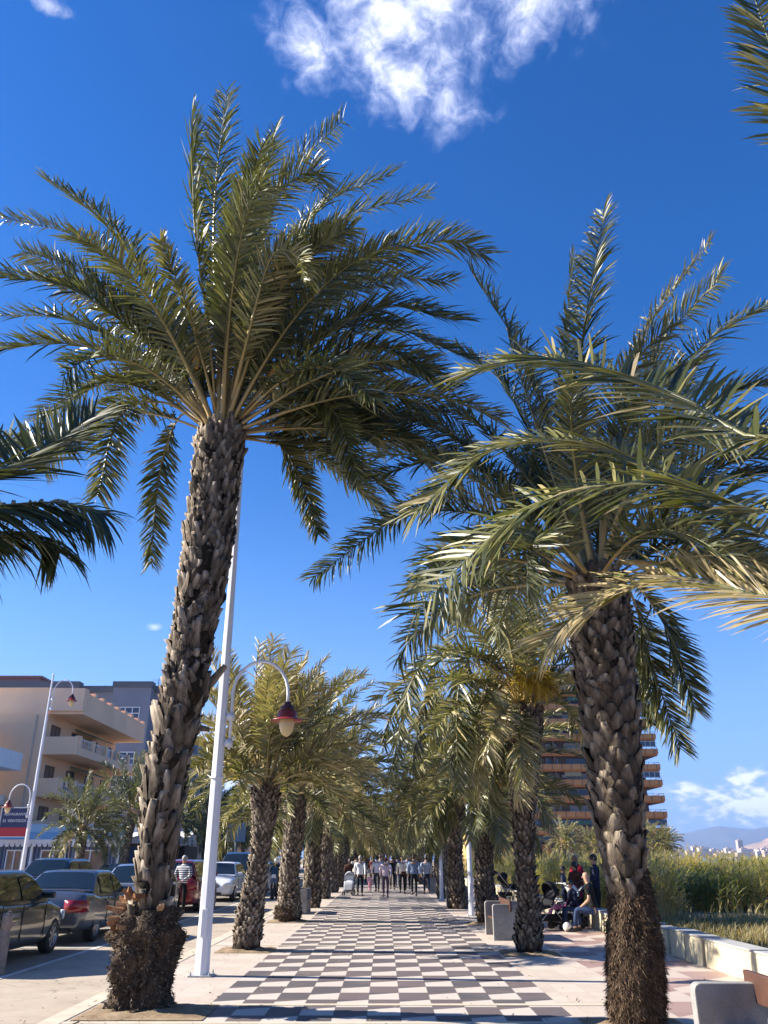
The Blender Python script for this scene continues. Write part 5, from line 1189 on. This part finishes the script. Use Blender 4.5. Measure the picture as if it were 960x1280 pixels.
    fs = [(i * k + j, i * k + j + 1, (i + 1) * k + j + 1, (i + 1) * k + j) for i in range(len(rows) - 1) for j in range(k - 1)]
    m.add(V, fs); m.build('roof', pm, root, smooth=True)
    # side glass
    def sidew(xa, xb, za, zb_, name='side_window', rear=False):
        for s_ in (-1, 1):
            m = MB(); pts = []
            for i in range(7):
                x = xa + (xb - xa) * i / 6; zt = min(zb_, interp(top, x, 1) - .07)
                zt = max(zt, za + .01); pts.append((x, zt))
            Vv = []
            for x, zt in pts:
                for z in (za, (za + zt) / 2, zt): Vv.append((x, s_ * (hwz(z) + .012 - .010 * (z - za)), z))
            m.add(Vv, [(i * 3 + j, i * 3 + 3 + j, i * 3 + 4 + j, i * 3 + 1 + j) for i in range(6) for j in range(2)]); m.build(name, CGL, root, smooth=True)
    x0, x1 = cab[0][0], cab[-1][0]; zg = belt + .02; mid = (cab[1][0] + cab[3][0]) / 2 + .25
    sidew(mid + .04, x1 - .22, zg, H - .08); sidew(cab[1][0] - .02 if kind != 'sedan' else cab[1][0] - .1, mid - .04, zg + .01, H - .08)
    if kind in ('suv', 'van', 'hatch') : pass
    def endglass(a, b_, name):
        m = MB(); (xa, za), (xb, zb_) = a, b_; Vv = []; N_ = 6
        nx, nz = (zb_ - za), -(xb - xa); ln = math.hypot(nx, nz); sg_ = 1 if name == 'windscreen' else -1
        nx, nz = sg_ * abs(nx) / ln * .012, abs(nz) / ln * .012
        for i in range(4):
            t = .10 + .80 * i / 3; x = xa + (xb - xa) * t; z = za + (zb_ - za) * t; w = hwz(z) * .90
            for j in range(N_ + 1):
                u = -1 + 2 * j / N_; Vv.append((x + nx - sg_ * .0 * u * u, u * w, z + nz + .034 * (1 - u ** 4) * .8))
        m.add(Vv, [(i * (N_ + 1) + j, i * (N_ + 1) + j + 1, (i + 1) * (N_ + 1) + j + 1, (i + 1) * (N_ + 1) + j) for i in range(3) for j in range(N_)]); m.build(name, CGL, root, smooth=True)
    endglass(cab[-1], cab[-2], 'windscreen'); endglass(cab[0], cab[1], 'rear_window')
    # wheels
    for x in (xf, xr):
        for s_ in (-1, 1):
            m = MB(); prof = [(.0, -.1), (.20, -.1), (.285, -.1), (rw, -.075), (rw, .075), (.285, .1), (.21, .1)]
            m.lathe(prof, 28, cap=False); o = m.build('wheel', TYRE, root, smooth=True); o.location = (x, s_ * (hw - .115), rw); o.rotation_euler = (-math.pi / 2 * s_, 0, 0)
            m = MB(); m.lathe([(.0, .055), (.20, .05), (.215, .098), (.205, .098)], 24, cap=False)
            m.lathe([(0, .085), (.05, .085), (.055, .06)], 12, cap=False)
            for q in range(7): a = q * 2 * math.pi / 7; M = Matrix.Rotation(a, 4, 'Z'); m.box(.03, -.018, .06, .20, .018, .085, M=M)
            m.build('rim', RIM, o)
    # lights, plates, mirrors, handles
    for s_ in (-1, 1):
        a = 1 if s_ > 0 else -1
        for nm_, plan, z0, z1, mt in (('tail_light', [(-h - .014, .52), (-h - .008, .72), (-h + .035, .885), (-h + .13, .955), (-h + .27, .992)], deck * .62, deck * .86, TAILM), ('headlight', [(h + .006, .46), (h - .03, .68), (h - .10, .85), (h - .26, .925), (h - .42, .965)], hood * .60, hood * .76, HEADM)):
            m = MB(); m.add([(x, a * hw * w_, z0 + (z1 - z0) * t - (.015 if t else 0) * 0) for x, w_ in plan for t in (0, .5, 1)], [(i * 3 + j, i * 3 + 3 + j, i * 3 + 4 + j, i * 3 + 1 + j) for i in range(4) for j in range(2)])
            lo_ = m.build(nm_, mt, root, smooth=True); sd = lo_.modifiers.new('t', 'SOLIDIFY'); sd.thickness = .05; sd.offset = 0
        m = MB(); m.box(x1 - .32, min(a * hw * .9, a * (hw + .15)), belt + .01, x1 - .23, max(a * hw * .9, a * (hw + .15)), belt + .13); m.build('mirror', pm, root, bevel=.03)
        for xx in (mid + .15, mid - .75): m = MB(); m.box(xx, min(a * (hw - .005), a * (hw + .03)), belt - .14, xx + .17, max(a * (hw - .005), a * (hw + .03)), belt - .11); m.build('door_handle', pm, root, bevel=.008)
        m = MB()
        for xx in (x1 - .25, mid, cab[1][0] + .25): m.box(xx - .004, min(a * (hw - .012), a * (hw + .0035)), .34, xx + .004, max(a * (hw - .012), a * (hw + .0035)), belt - .05)
        m.build('door_gap', BLK, root)
    m = MB(); m.box(-h - .045, -.26, deck * .52, -h - .0, .26, deck * .52 + .11); m.build('number_plate', PLATE, root)
    m = MB(); m.box(h - .02, -.26, .40, h + .035, .26, .51); m.build('number_plate', PLATE, root)
    m = MB(); m.box(h - .10, -.40, .24, h + .012, .40, .36); m.box(h - .10, -.30, hood * .58, h - .012, .30, hood * .68); m.build('grille', BLK, root)
    m = MB(); m.box(-h + .0, -hw * .7, .22, -h + .12, hw * .7, .30); m.build('rear_bumper_strip', BLK, root)
    root.scale = (scale,) * 3
    return root
AW, TO = R(90), R(-90)
XC = -7.32
make_car((XC, 16.45, 0), AW, 'dark green black hatchback cropped by the left edge of the picture', paint('paint_dark_green', (.010, .016, .016), .2), 'hatch', 4.2, 1.76, 1.47)
make_car((XC + .02, 21.45, 0), AW, 'grey metallic saloon with red tail lamp parked beside the leaning palm', paint('paint_graphite', (.105, .115, .13), .6), 'sedan', 4.5, 1.8, 1.42)
make_car((XC, 26.4, 0), TO, 'silver hatchback facing the camera, half hidden by the leaning trunk', paint('paint_silver', (.36, .38, .40), .7), 'hatch', 4.1, 1.74, 1.5)
make_car((XC + .05, 32.4, 0), AW, 'dark red estate car with white plate behind the man in stripes', paint('paint_dark_red', (.20, .008, .014), .3), 'suv', 4.5, 1.8, 1.62)
make_car((XC + .1, 39.4, 0), TO, 'white hatchback facing the camera beyond the white lamp post', paint('paint_white', (.72, .73, .75), .0), 'hatch', 4.1, 1.76, 1.5)
make_car((XC + .0, 45.0, 0), TO, 'black van with a pale roof behind the white hatchback', paint('paint_black', (.012, .013, .016), .2), 'van', 4.8, 1.9, 1.92)
make_car((XC, 51.5, 0), AW, 'dark blue car beyond the black van', paint('paint_blue', (.02, .035, .09), .4), 'sedan')
make_car((XC, 57.5, 0), TO, 'pale blue grey car farthest along the kerbside row', paint('paint_paleblue', (.20, .27, .34), .5), 'hatch')
make_car((-11.6, 31.0, 0), TO, 'dark people carrier on the far side of the road behind the silver hatchback', paint('paint_dark_grey', (.03, .033, .04), .4), 'suv', 4.4, 1.8, 1.66)
make_car((-11.6, 38.5, 0), TO, 'deep blue car on the far side of the road behind the leaning palm', paint('paint_deep_blue', (.015, .03, .08), .4), 'hatch')
make_car((-11.6, 50.0, 0), TO, 'silver grey car on the far side of the road beyond the red car', paint('paint_silver2', (.3, .31, .33), .7), 'sedan')
make_car((-11.6, 58.0, 0), TO, 'black car on the far side of the road, farthest of its row', paint('paint_black2', (.014, .014, .016), .2), 'hatch')
# ------------------------------------------------------------ people
SKIN = plain('skin', (.42, .24, .16), .55, .08, 8); SKIND = plain('skin_tanned', (.30, .16, .10), .55, .08, 8)
def cloth(name, c): return plain(name, c, .85, .10, 9, bump=.15, bscale=25, spec=.2)
def skin_mesh(name, joints, edges, mat, parent, sub=1, root=0):
    """joints: list of (xyz, rx, ry) ; one continuous surface grown along the edges"""
    me = bpy.data.meshes.new(name); me.from_pydata([j[0] for j in joints], edges, [])
    o = bpy.data.objects.new(name, me); COL.objects.link(o)
    md = o.modifiers.new('s', 'SKIN'); md.use_smooth_shade = True; md.branch_smoothing = .6
    sv = me.skin_vertices[0].data
    for i, j in enumerate(joints): sv[i].radius = (j[1], j[2]); sv[i].use_root = (i == root)
    if sub: sd = o.modifiers.new('u', 'SUBSURF'); sd.levels = sub; sd.render_levels = sub
    dg = bpy.context.evaluated_depsgraph_get(); m2 = bpy.data.meshes.new_from_object(o.evaluated_get(dg)); m2.name = name
    bpy.data.objects.remove(o); m2.materials.clear(); m2.materials.append(mat)
    for p in m2.polygons: p.use_smooth = True; p.material_index = 0
    o = bpy.data.objects.new(name, m2); COL.objects.link(o); o.parent = parent; return o
def person(loc, rz, label, shirt, trousers, hair, h=1.72, pose='walk', ph=.3, sleeves='long', skin=None, build=1.0, arms='swing', longhair=False, helmet=None, seat=.46, skirt=False, group='people on the promenade', lean=0.0, shoes=None):
    """faces local +Y"""
    sk = skin or SKIN; root = empty('person', loc, rz); tag(root, label, 'person', group); S = h / 1.72; b = build * 1.14
    sit = pose == 'sit'; hz = (seat + .10) / S if sit else .93
    dz = hz - .93
    def J(x, y, z): return Vector((x * 1.0, y, z))
    hip = J(0, 0, hz); ly = lean
    ch = J(0, ly * .45, 1.36 + dz); nk = J(0, ly * .58, 1.49 + dz); hd = J(0, ly * .66 + .02, 1.60 + dz)
    P = {}
    for s in (-1, 1):
        sw = (1 if s > 0 else -1) * (ph if pose == 'walk' else .0)
        P[s, 'hip'] = J(s * .09 * b, 0, hz - .05)
        if sit: P[s, 'kn'] = J(s * .13, .42, hz + .0); P[s, 'an'] = J(s * .12, .44 - .05 * s, .09 / S); 
        else: P[s, 'kn'] = J(s * .10, sw * .30 + .03, .50); P[s, 'an'] = J(s * .095, sw * .62 - (.10 if sw < 0 else 0), .09 + (.05 if sw < 0 else 0))
        P[s, 'toe'] = P[s, 'an'] + J(s * .02, .16, -.055)
        P[s, 'sh'] = J(s * .185 * b, ly * .50, 1.42 + dz)
        if arms == 'swing': P[s, 'el'] = J(s * .222 * b, -sw * .3 - .03 + ly * .3, 1.15 + dz); P[s, 'wr'] = J(s * .215 * b, -sw * .7 + .06 + ly * .3, .91 + dz)
        elif arms == 'push': P[s, 'el'] = J(s * .24 * b, -.02, 1.14 + dz); P[s, 'wr'] = J(s * .17, .34, 1.02 + dz)
        elif arms == 'front': P[s, 'el'] = J(s * .25 * b, .02 + ly * .4, 1.14 + dz); P[s, 'wr'] = J(s * .08, .26 + ly * .4, 1.12 + dz)
        elif arms == 'lap': P[s, 'el'] = J(s * .24 * b, .04 + ly * .4, 1.14 + dz); P[s, 'wr'] = J(s * .10, .30, .98 + dz)
    JN = []; E = []
    def add(p, rx, ry=None, par=None): JN.append((tuple(Vector(p) * S), rx * S, (ry or rx) * S)); i = len(JN) - 1; (E.append((par, i)) if par is not None else None); return i
    a = add(hip, .135 * b, .095); w = add(J(0, ly * .2, 1.10 + dz), .125 * b, .09, a); c = add(ch, .14 * b, .092, w); n = add(nk, .058, .058, c); h1 = add(hd, .072, .085, n); h2 = add(hd + J(0, .01, .09), .078, .095, h1); add(hd + J(0, 0, .15), .05, .06, h2)
    for s in (-1, 1):
        sh = add(P[s, 'sh'], .050, .050, c); el = add(P[s, 'el'], .038, .040, sh); wr = add(P[s, 'wr'], .027, .027, el)
        d = (P[s, 'wr'] - P[s, 'el']).normalized(); pm = P[s, 'wr'] + d * .07; pa = add(pm, .032, .016, wr)
        for q in range(4): f = pm + d * .035 + J(0, (q - 1.5) * .019, 0) * 1.0; f1 = add(f, .009, .009, pa); add(f + d * (.05 - .006 * abs(q - 1.2)) + J(-s * .012, 0, 0), .007, .007, f1)
        th = add(P[s, 'wr'] + d * .04 + J(-s * .02, .03, 0), .010, .010, pa); add(P[s, 'wr'] + d * .085 + J(-s * .025, .045, 0), .008, .008, th)
        hp = add(P[s, 'hip'], .085 * b, .085, a); kn = add(P[s, 'kn'], .055, .055, hp); an = add(P[s, 'an'], .037, .037, kn); add(P[s, 'toe'], .035, .025, an)
    body = skin_mesh('body', JN, E, sk, root)
    # face: nose, eyes, ears as children
    m = MB(); q = hd * S; m.add([tuple(q + Vector(t) * S) for t in ((-.014, .088, .025), (.014, .088, .025), (0, .085, .07), (0, .118, .03), (0, .09, .015))], [(0, 3, 2), (3, 1, 2), (0, 4, 3), (4, 1, 3)])
    for s in (-1, 1): m.add([tuple(q + Vector(t) * S) for t in ((s * .082, -.01, .03), (s * .082, .02, .03), (s * .095, -.02, .08), (s * .09, .015, .085))], [(0, 1, 3, 2)])
    m.build('nose_and_ears', sk, root)
    m = MB()
    for s in (-1, 1): m.add([tuple(q + Vector(t) * S) for t in ((s * .022, .096, .064), (s * .045, .090, .064), (s * .045, .090, .074), (s * .022, .096, .074))], [(0, 1, 2, 3)])
    m.add([tuple(q + Vector(t) * S) for t in ((-.022, .094, -.012), (.022, .094, -.012), (.018, .096, -.002), (-.018, .096, -.002))], [(0, 1, 2, 3)])
    m.build('eyes_and_mouth', plain('eye_dark', (.05, .02, .02), .4, .1), root)
    # shirt
    JN = []; E = []; g = .018
    a0 = add(hip + J(0, 0, -.03 if not sit else .02), .145 * b + g, .108 + g); a = add(hip + J(0, 0, .06), .142 * b + g, .104 + g, a0); w = add(J(0, ly * .2, 1.10 + dz), .135 * b + g, .10 + g, a); c = add(ch, .158 * b + g, .108 + g, w); add(J(0, ly * .56, 1.47 + dz), .105, .09, c); add(J(0, ly * .60, 1.535 + dz), .074, .078, len(JN) - 1)
    for s in (-1, 1):
        sh = add(P[s, 'sh'] + J(0, 0, .015), .080 + g, .074 + g, c); e = P[s, 'el'] if sleeves != 'short' else P[s, 'sh'].lerp(P[s, 'el'], .72); el = add(e, .045 + g * .8, .045 + g * .8, sh)
        if sleeves == 'long': add(P[s, 'wr'] + (P[s, 'el'] - P[s, 'wr']) * .08, .032 + g * .6, .032 + g * .6, el)
    skin_mesh('shirt', JN, E, shirt, root)
    JN = []; E = []
    a1 = add(hip + J(0, 0, .10), .138 * b + .004, .10); a = add(hip + J(0, 0, .0), .142 * b + .006, .106, a1); 
    for s in (-1, 1):
        hp = add(P[s, 'hip'] + J(0, 0, -.02), .10 * b, .10, a); kn = add(P[s, 'kn'], .070, .070, hp); add(P[s, 'an'] + J(0, 0, .03), .056, .056, kn)
    skin_mesh('trousers' if not skirt else 'leggings', JN, E, trousers, root)
    JN = []; E = []
    for s in (-1, 1):
        m = MB(); pa = P[s, 'an'] * S; d = (P[s, 'toe'] - P[s, 'an']) * S; m.tube([pa + Vector((0, -.05, -.035)) * S, pa + Vector((0, .02, -.03)) * S, pa + d + Vector((0, .02, -.0)) * S, pa + d + Vector((0, .06, -.005)) * S], [.035 * S, .05 * S, .042 * S, .02 * S], 8); m.build('shoe', shoes or BLK, root, smooth=True)
    # hair
    m = MB(); c0 = (hd + J(0, -.008, .075)) * S; V = []; nu, nv = 14, 8
    for i in range(nv + 1):
        t = i / nv
        for j in range(nu):
            an = 2 * math.pi * j / nu; back = (1 - math.sin(an)) / 2; low = -.30 - .75 * back if not longhair else -.3 - 1.9 * back
            lat = math.pi / 2 + (low - math.pi / 2) * t if not longhair or low > -1.1 else None
            if lat is None:
                lat = math.pi / 2 + (-1.0 - math.pi / 2) * t; dzz = -(abs(low) - 1.0) * .11 * t
            else: dzz = 0
            r_ = .094 * max(.25, math.cos(lat)) if not longhair else .096 * max(.6 * back, math.cos(lat), .2)
            V.append(tuple(c0 + Vector((math.cos(an) * r_ * .95, math.sin(an) * r_ * 1.12, math.sin(lat) * .105 + dzz * 1.0)) * S))
    m.add(V, [(i * nu + j, i * nu + (j + 1) % nu, (i + 1) * nu + (j + 1) % nu, (i + 1) * nu + j) for i in range(nv) for j in range(nu)])
    if helmet: m2 = MB(); m2.lathe([(0, .14), (.07, .12), (.12, .06), (.135, 0), (.125, -.07), (.11, -.1)], 18, c=tuple(c0), cap=False); m2.build('helmet', helmet, root, smooth=True)
    elif hair: m.build('hair', hair, root, smooth=True)
    return root
HB = plain('hair_brown', (.06, .03, .018), .6, .3, 30); HD = plain('hair_dark', (.015, .011, .009), .5, .3, 30); HG = plain('hair_grey', (.34, .32, .30), .7, .2, 30); HY = plain('hair_blond', (.28, .18, .08), .6, .2, 30)
WS = cloth('white_shirt', (.72, .74, .80)); DT = cloth('dark_trousers', (.012, .013, .018)); GTR = cloth('grey_trousers', (.06, .06, .07)); BSH = cloth('blue_shirt', (.20, .27, .42)); BG = cloth('blue_grey_shirt', (.26, .31, .38)); NV = cloth('navy_cloth', (.015, .02, .045)); JN_ = cloth('jeans', (.03, .05, .11)); PK = cloth('pink_cloth', (.62, .36, .42)); BL = cloth('royal_blue_cloth', (.03, .09, .32)); RD = cloth('red_cloth', (.42, .015, .04)); BK = cloth('black_cloth', (.012, .011, .012)); CR = cloth('cream_shirt', (.70, .66, .56)); BR = cloth('brown_cloth', (.07, .03, .022))
WHM = plain('helmet_white', (.75, .75, .75), .25, .03)
def PX(px, Y): return (W(px, 1100, Y).x, Y, 0.0)
N0 = 0.0
person(PX(450, 42.6), N0, 'man in white shirt and black trousers walking beside the pushchair', WS, DT, HG, 1.74, ph=.3)
person(PX(437, 44.6), N0, 'woman with long brown hair in brown top pushing the white pushchair', BR, BK, HB, 1.62, arms='push', longhair=True, ph=.2)
person(PX(444.5, 48.5), N0, 'man in pale shirt walking ahead of the pushchair', CR, GTR, HD, 1.78, ph=-.3)
person(PX(471.5, 47.5), R(8), 'man in white shirt and grey trousers left of the woman in pink', WS, GTR, HD, 1.74, ph=.35)
person(PX(475.5, 50.5), N0, 'man in pale blue grey shirt beside the man in white and grey', BG, GTR, HB, 1.80, ph=-.25)
person(PX(462.5, 47.0), N0, 'toddler in pink with a white hat walking', PK, cloth('pink_trousers', (.55, .2, .3)), HY, .88, ph=.3)
person(PX(482, 41.2), N0, 'woman in pale pink blouse and tight leggings in the middle of the walkers', cloth('pale_pink_blouse', (.68, .56, .62)), cloth('plum_leggings', (.10, .06, .09)), HB, 1.66, ph=.35, build=1.05)
person(PX(490.5, 51.0), N0, 'person in dark jacket walking ahead of the group in the middle', BK, BK, HD, 1.74, ph=.3)
person(PX(497, 56.0), N0, 'person in royal blue top and jeans farther ahead', BL, JN_, HD, 1.74, ph=-.3)
person(PX(503, 45.8), R(-4), 'woman in cream blouse carrying a brown bag', CR, BK, HY, 1.70, ph=.3, build=1.08)
person(PX(509.5, 50.5), N0, 'man in light blue shirt ahead of the woman in cream', BSH, DT, HB, 1.80, ph=-.3)
person(PX(517.5, 43.0), N0, 'man in blue shirt and dark trousers, second from the right of the walkers', BSH, DT, HB, 1.77, ph=.25, build=1.08)
person(PX(533, 45.0), N0, 'man in blue grey shirt and navy trousers at the right end of the walkers', BG, NV, HD, 1.73, ph=-.3, build=1.06)
person(PX(455.5, 60), N0, 'far walker in black between the pushchair man and the toddler', BK, BK, HB, 1.72, ph=.3)
person(PX(466, 66), N0, 'far walker in dark red top', cloth('dark_red_top', (.16, .03, .03)), BK, HD, 1.70, ph=.3)
person(PX(486, 70), R(180), 'far walker in white coming towards the camera', WS, GTR, HB, 1.72, ph=.3)
person(PX(524, 68), R(180), 'far walker in brown coming towards the camera near the right row', BR, BK, HB, 1.72, ph=.3)
person(PX(512, 72), N0, 'far walker in grey coat', GTR, BK, HG, 1.74, ph=.3)
person(PX(476, 78), R(180), 'far walker in pale blue top coming towards the camera', BG, JN_, HD, 1.74, ph=.3)
hb = empty('handbag', PX(504.3, 45.6)); tag(hb, 'brown handbag hanging behind the woman in cream', 'handbag'); hb.location.z = .96
m = MB(); m.box(-.12, -.30, -.09, .12, -.18, .09); m.build('bag', BR, hb, bevel=.03); m = MB(); m.tube([(-.10, -.24, .08), (-.02, -.15, .35), (.08, -.24, .08)], .01, 6); m.build('strap', BR, hb)
# man in stripes by the red car
person((W(229, 1100, 29.2).x, 29.2, 0), R(165), 'man in black and white striped jumper standing by the red car', stripes_mat('striped_jumper', (.62, .62, .62), (.02, .02, .03), 15.0, 2), BK, HG, 1.72, pose='stand', arms='lap', group='people by the road')
# man in dark suit with pram
person((W(612, 1100, 37.5).x, 37.5, 0), R(-62), 'man in dark suit pushing a black pram on the pink walk', NV, NV, HD, 1.80, ph=.3, arms='push', skin=SKIND)
# group sitting and standing by the low wall
gp = 'people at the low wall'
person((W(743, 1150, 22.6).x, 22.5, 0), R(75), 'man in black shirt and jeans sitting on the low wall', BK, JN_, None, 1.76, pose='sit', arms='lap', lean=.16, sleeves='short', seat=.42, group=gp)
person((W(729, 1150, 22.2).x + .1, 23.3, 0), R(100), 'dark haired child sitting bent forward next to the man on the wall', NV, JN_, HD, 1.35, pose='sit', arms='lap', lean=.22, seat=.40, group=gp)
person((W(724, 1150, 25.5).x, 25.5, 0), R(120), 'woman with dark hair in brown top behind the seated man', BR, BK, HD, 1.55, pose='stand', arms='front', group=gp, longhair=True)
person((W(734, 1150, 25.8).x, 26.4, 0), R(110), 'bald man in red shirt standing behind the wall', RD, BK, None, 1.74, pose='stand', arms='front', lean=.1, group=gp, skin=SKIND)
person((W(755, 1150, 23.5).x, 24.0, 0), R(90), 'person in dark blue jacket standing at the low wall', NV, BK, HD, 1.74, pose='stand', arms='front', group=gp)
person((W(708, 1150, 27.5).x, 27.5, 0), R(-110), 'boy in grey vest with white sleeves looking at the prams', cloth('grey_vest', (.10, .10, .13)), NV, HD, 1.42, pose='stand', arms='front', group=gp)
# ------------------------------------------------------------ prams
CHR = plain('pram_metal', (.35, .35, .36), .35, .05, metal=.8)
def pram(loc, rz, label, hoodm, seatm, s=1.0):
    """handle towards local -Y"""
    root = empty('pushchair', loc, rz); tag(root, label, 'pushchair'); 
    m = MB()
    for x in (-.24, .24):
        m.tube([(x, -.62, 1.02), (x, -.50, .98), (x, -.12, .58), (x, .40, .16)], .013, 7); m.tube([(x, -.38, .15), (x, -.02, .52), (x, .1, .62)], .013, 7)
    m.tube([(-.24, -.62, 1.02), (.24, -.62, 1.02)], .017, 7); m.tube([(-.24, -.38, .16), (.24, -.38, .16)], .012, 6); m.tube([(-.24, .34, .2), (.24, .34, .2)], .012, 6); m.build('frame', CHR, root)
    m = MB(); m.prism([(-.32, .88), (-.24, .90), (-.10, .50), (.28, .44), (.36, .24), (.42, .26), (.36, .50), (.30, .62), (.22, .64), (.18, .52), (-.04, .56)], 'x', -.20, .20); m.build('seat', seatm, root, bevel=.02)
    m = MB(); V = []
    for i in range(9):
        a = R(-10 + i * 16)
        for j in range(9): b_ = R(-90 + j * 22.5); V.append((math.sin(b_) * .235, -.16 - math.cos(a) * math.cos(b_) * .26 * 1 + .0, .78 + math.sin(a) * math.cos(b_) * .28 + .02))
    m.add(V, [(i * 9 + j, i * 9 + j + 1, (i + 1) * 9 + j + 1, (i + 1) * 9 + j) for i in range(8) for j in range(8)]); o = m.build('hood', hoodm, root, smooth=True); sd = o.modifiers.new('t', 'SOLIDIFY'); sd.thickness = .012
    m = MB(); m.prism([(-.30, .2), (.22, .2), (.26, .34), (-.34, .34)], 'x', -.19, .19); m.build('basket', BK, root, bevel=.02)
    for x in (-.25, .25):
        for y, r_ in ((-.40, .13), (.38, .10)):
            m = MB(); M = Matrix.Translation((x, y, r_)) @ Matrix.Rotation(math.pi / 2, 4, 'Y'); t = MB(); t.lathe([(r_ * .7, -.02), (r_, -.018), (r_, .018), (r_ * .7, .02)], 18, cap=False); t.lathe([(.0, -.012), (r_ * .72, -.012), (r_ * .72, .012), (0, .012)], 12, cap=False)
            t.v = [tuple(M @ Vector(p)) for p in t.v]; t.build('wheel', TYRE, root, smooth=True)
    root.scale = (s,) * 3; return root
PW = cloth('pram_white', (.62, .64, .68)); PP = cloth('pram_pink', (.72, .20, .38)); PB = cloth('pram_black', (.015, .015, .018)); PC = cloth('pram_cream', (.72, .66, .55))
pram((W(436, 1100, 43.4).x, 43.6, 0), R(176), 'white pushchair rolling along the left side of the walk', PW, PW, 1.0)
pram((W(632, 1100, 37.5).x + .1, 37.9, 0), R(-62), 'black pram pushed by the man in the dark suit', PB, PB, 1.05)
pram((W(707, 1150, 23.6).x, 23.7, 0), R(80), 'pink and cream pushchair parked beside the seated man', PC, PP, 1.0)
pram((W(684, 1150, 23.0).x, 23.2, 0), R(120), 'black pushchair parked just right of the second palm in the right row', PB, PB, 1.05)
pram((W(720, 1150, 23.6).x, 24.3, 0), R(60), 'dark red buggy behind the pink pushchair', cloth('pram_red', (.16, .01, .03)), PB, .95)
rb_ = empty('red_bag', (W(669, 1118, 22.6).x, 23.0, .86)); tag(rb_, 'bright red bag hanging on the handle of the black pushchair', 'bag')
m = MB(); m.prism([(-.14, -.22), (.14, -.22), (.16, .16), (-.16, .16)], 'y', -.05, .05); m.build('bag', cloth('bag_red', (.55, .015, .01)), rb_, bevel=.02); m = MB(); m.tube([(-.1, 0, .15), (0, 0, .28), (.1, 0, .15)], .01, 6); m.build('handle', BK, rb_)
# football in front of the pink pushchair
fb = empty('ball', (W(708, 1155, 22.7).x, 22.6, .11)); tag(fb, 'pale ball on the ground in front of the pink pushchair', 'ball'); m = MB(); m.lathe([(.11 * math.sin(math.pi * i / 12), -.11 * math.cos(math.pi * i / 12)) for i in range(13)], 18, cap=False); m.build('ball_skin', CR, fb, smooth=True)
# ------------------------------------------------------------ motor scooters
def scooter(loc, rz, label, col):
    root = empty('motor_scooter', loc, rz); tag(root, label, 'motor scooter', 'motor scooters'); P_ = plain('scooter_' + col[0], col[1], .25, .05, coat=.8)
    for y in (-.62, .62):
        t = MB(); t.lathe([(.12, -.05), (.2, -.055), (.25, -.03), (.25, .03), (.2, .055), (.12, .05)], 22, cap=False); M = Matrix.Translation((0, y, .25)) @ Matrix.Rotation(math.pi / 2, 4, 'Y'); t.v = [tuple(M @ Vector(p)) for p in t.v]; o = t.build('wheel', TYRE, root, smooth=True)
        t = MB(); t.lathe([(0, -.03), (.125, -.02), (.125, .02), (0, .03)], 16, cap=False); t.v = [tuple(M @ Vector(p)) for p in t.v]; t.build('rim', RIM, o, smooth=True)
    m = MB(); m.prism([(-.88, .62), (-.80, .72), (-.15, .66), (-.05, .36), (.22, .33), (.36, .55), (.44, 1.0), (.50, 1.0), (.52, .62), (.42, .30), (.20, .20), (-.25, .22), (-.42, .42), (-.75, .5)], 'x', -.15, .15); m.build('fairing', P_, root, bevel=.04)
    m = MB(); m.prism([(-.78, .72), (-.74, .80), (-.45, .82), (-.18, .76), (-.14, .68)], 'x', -.14, .14); m.build('saddle', BLK, root, bevel=.03)
    m = MB(); m.tube([(0, .62, .27), (0, .50, .7), (0, .44, 1.02)], .03, 8); m.tube([(-.33, .38, 1.08), (-.12, .44, 1.04), (.12, .44, 1.04), (.33, .38, 1.08)], .018, 8)
    for s in (-1, 1): m.tube([(s * .25, .4, 1.06), (s * .30, .42, 1.28)], .008, 5); m.box(s * .30 - .05, .41, 1.26, s * .30 + .05, .43, 1.34)
    m.build('handlebar', BLK, root); m = MB(); m.prism([(-.10, .86), (.10, .86), (.08, 1.0), (-.08, 1.0)], 'y', .50, .56); m.build('headlight', HEADM, root, bevel=.01); m = MB(); m.add([(-.16, .50, 1.02), (.16, .50, 1.02), (.13, .40, 1.34), (-.13, .40, 1.34)], [(0, 1, 2, 3)]); m.build('windshield', CGL, root)
    return root
scooter((-4.9, 40.0, 0), R(180), 'scooter ridden towards the camera between the second and third left palms', ('dark', (.03, .03, .035)))
person((-4.9, 40.25, 0), R(180), 'scooter rider in dark jacket with a white helmet', BK, BK, None, 1.74, pose='sit', arms='front', helmet=WHM, seat=.74, group='people by the road')
scooter((-5.6, 44.5, 0), R(150), 'silver scooter parked beyond the ridden one', ('silver', (.45, .46, .48)))
scooter((-5.5, 47.3, 0), R(150), 'red scooter parked farthest along the kerb lane', ('red', (.35, .01, .01)))
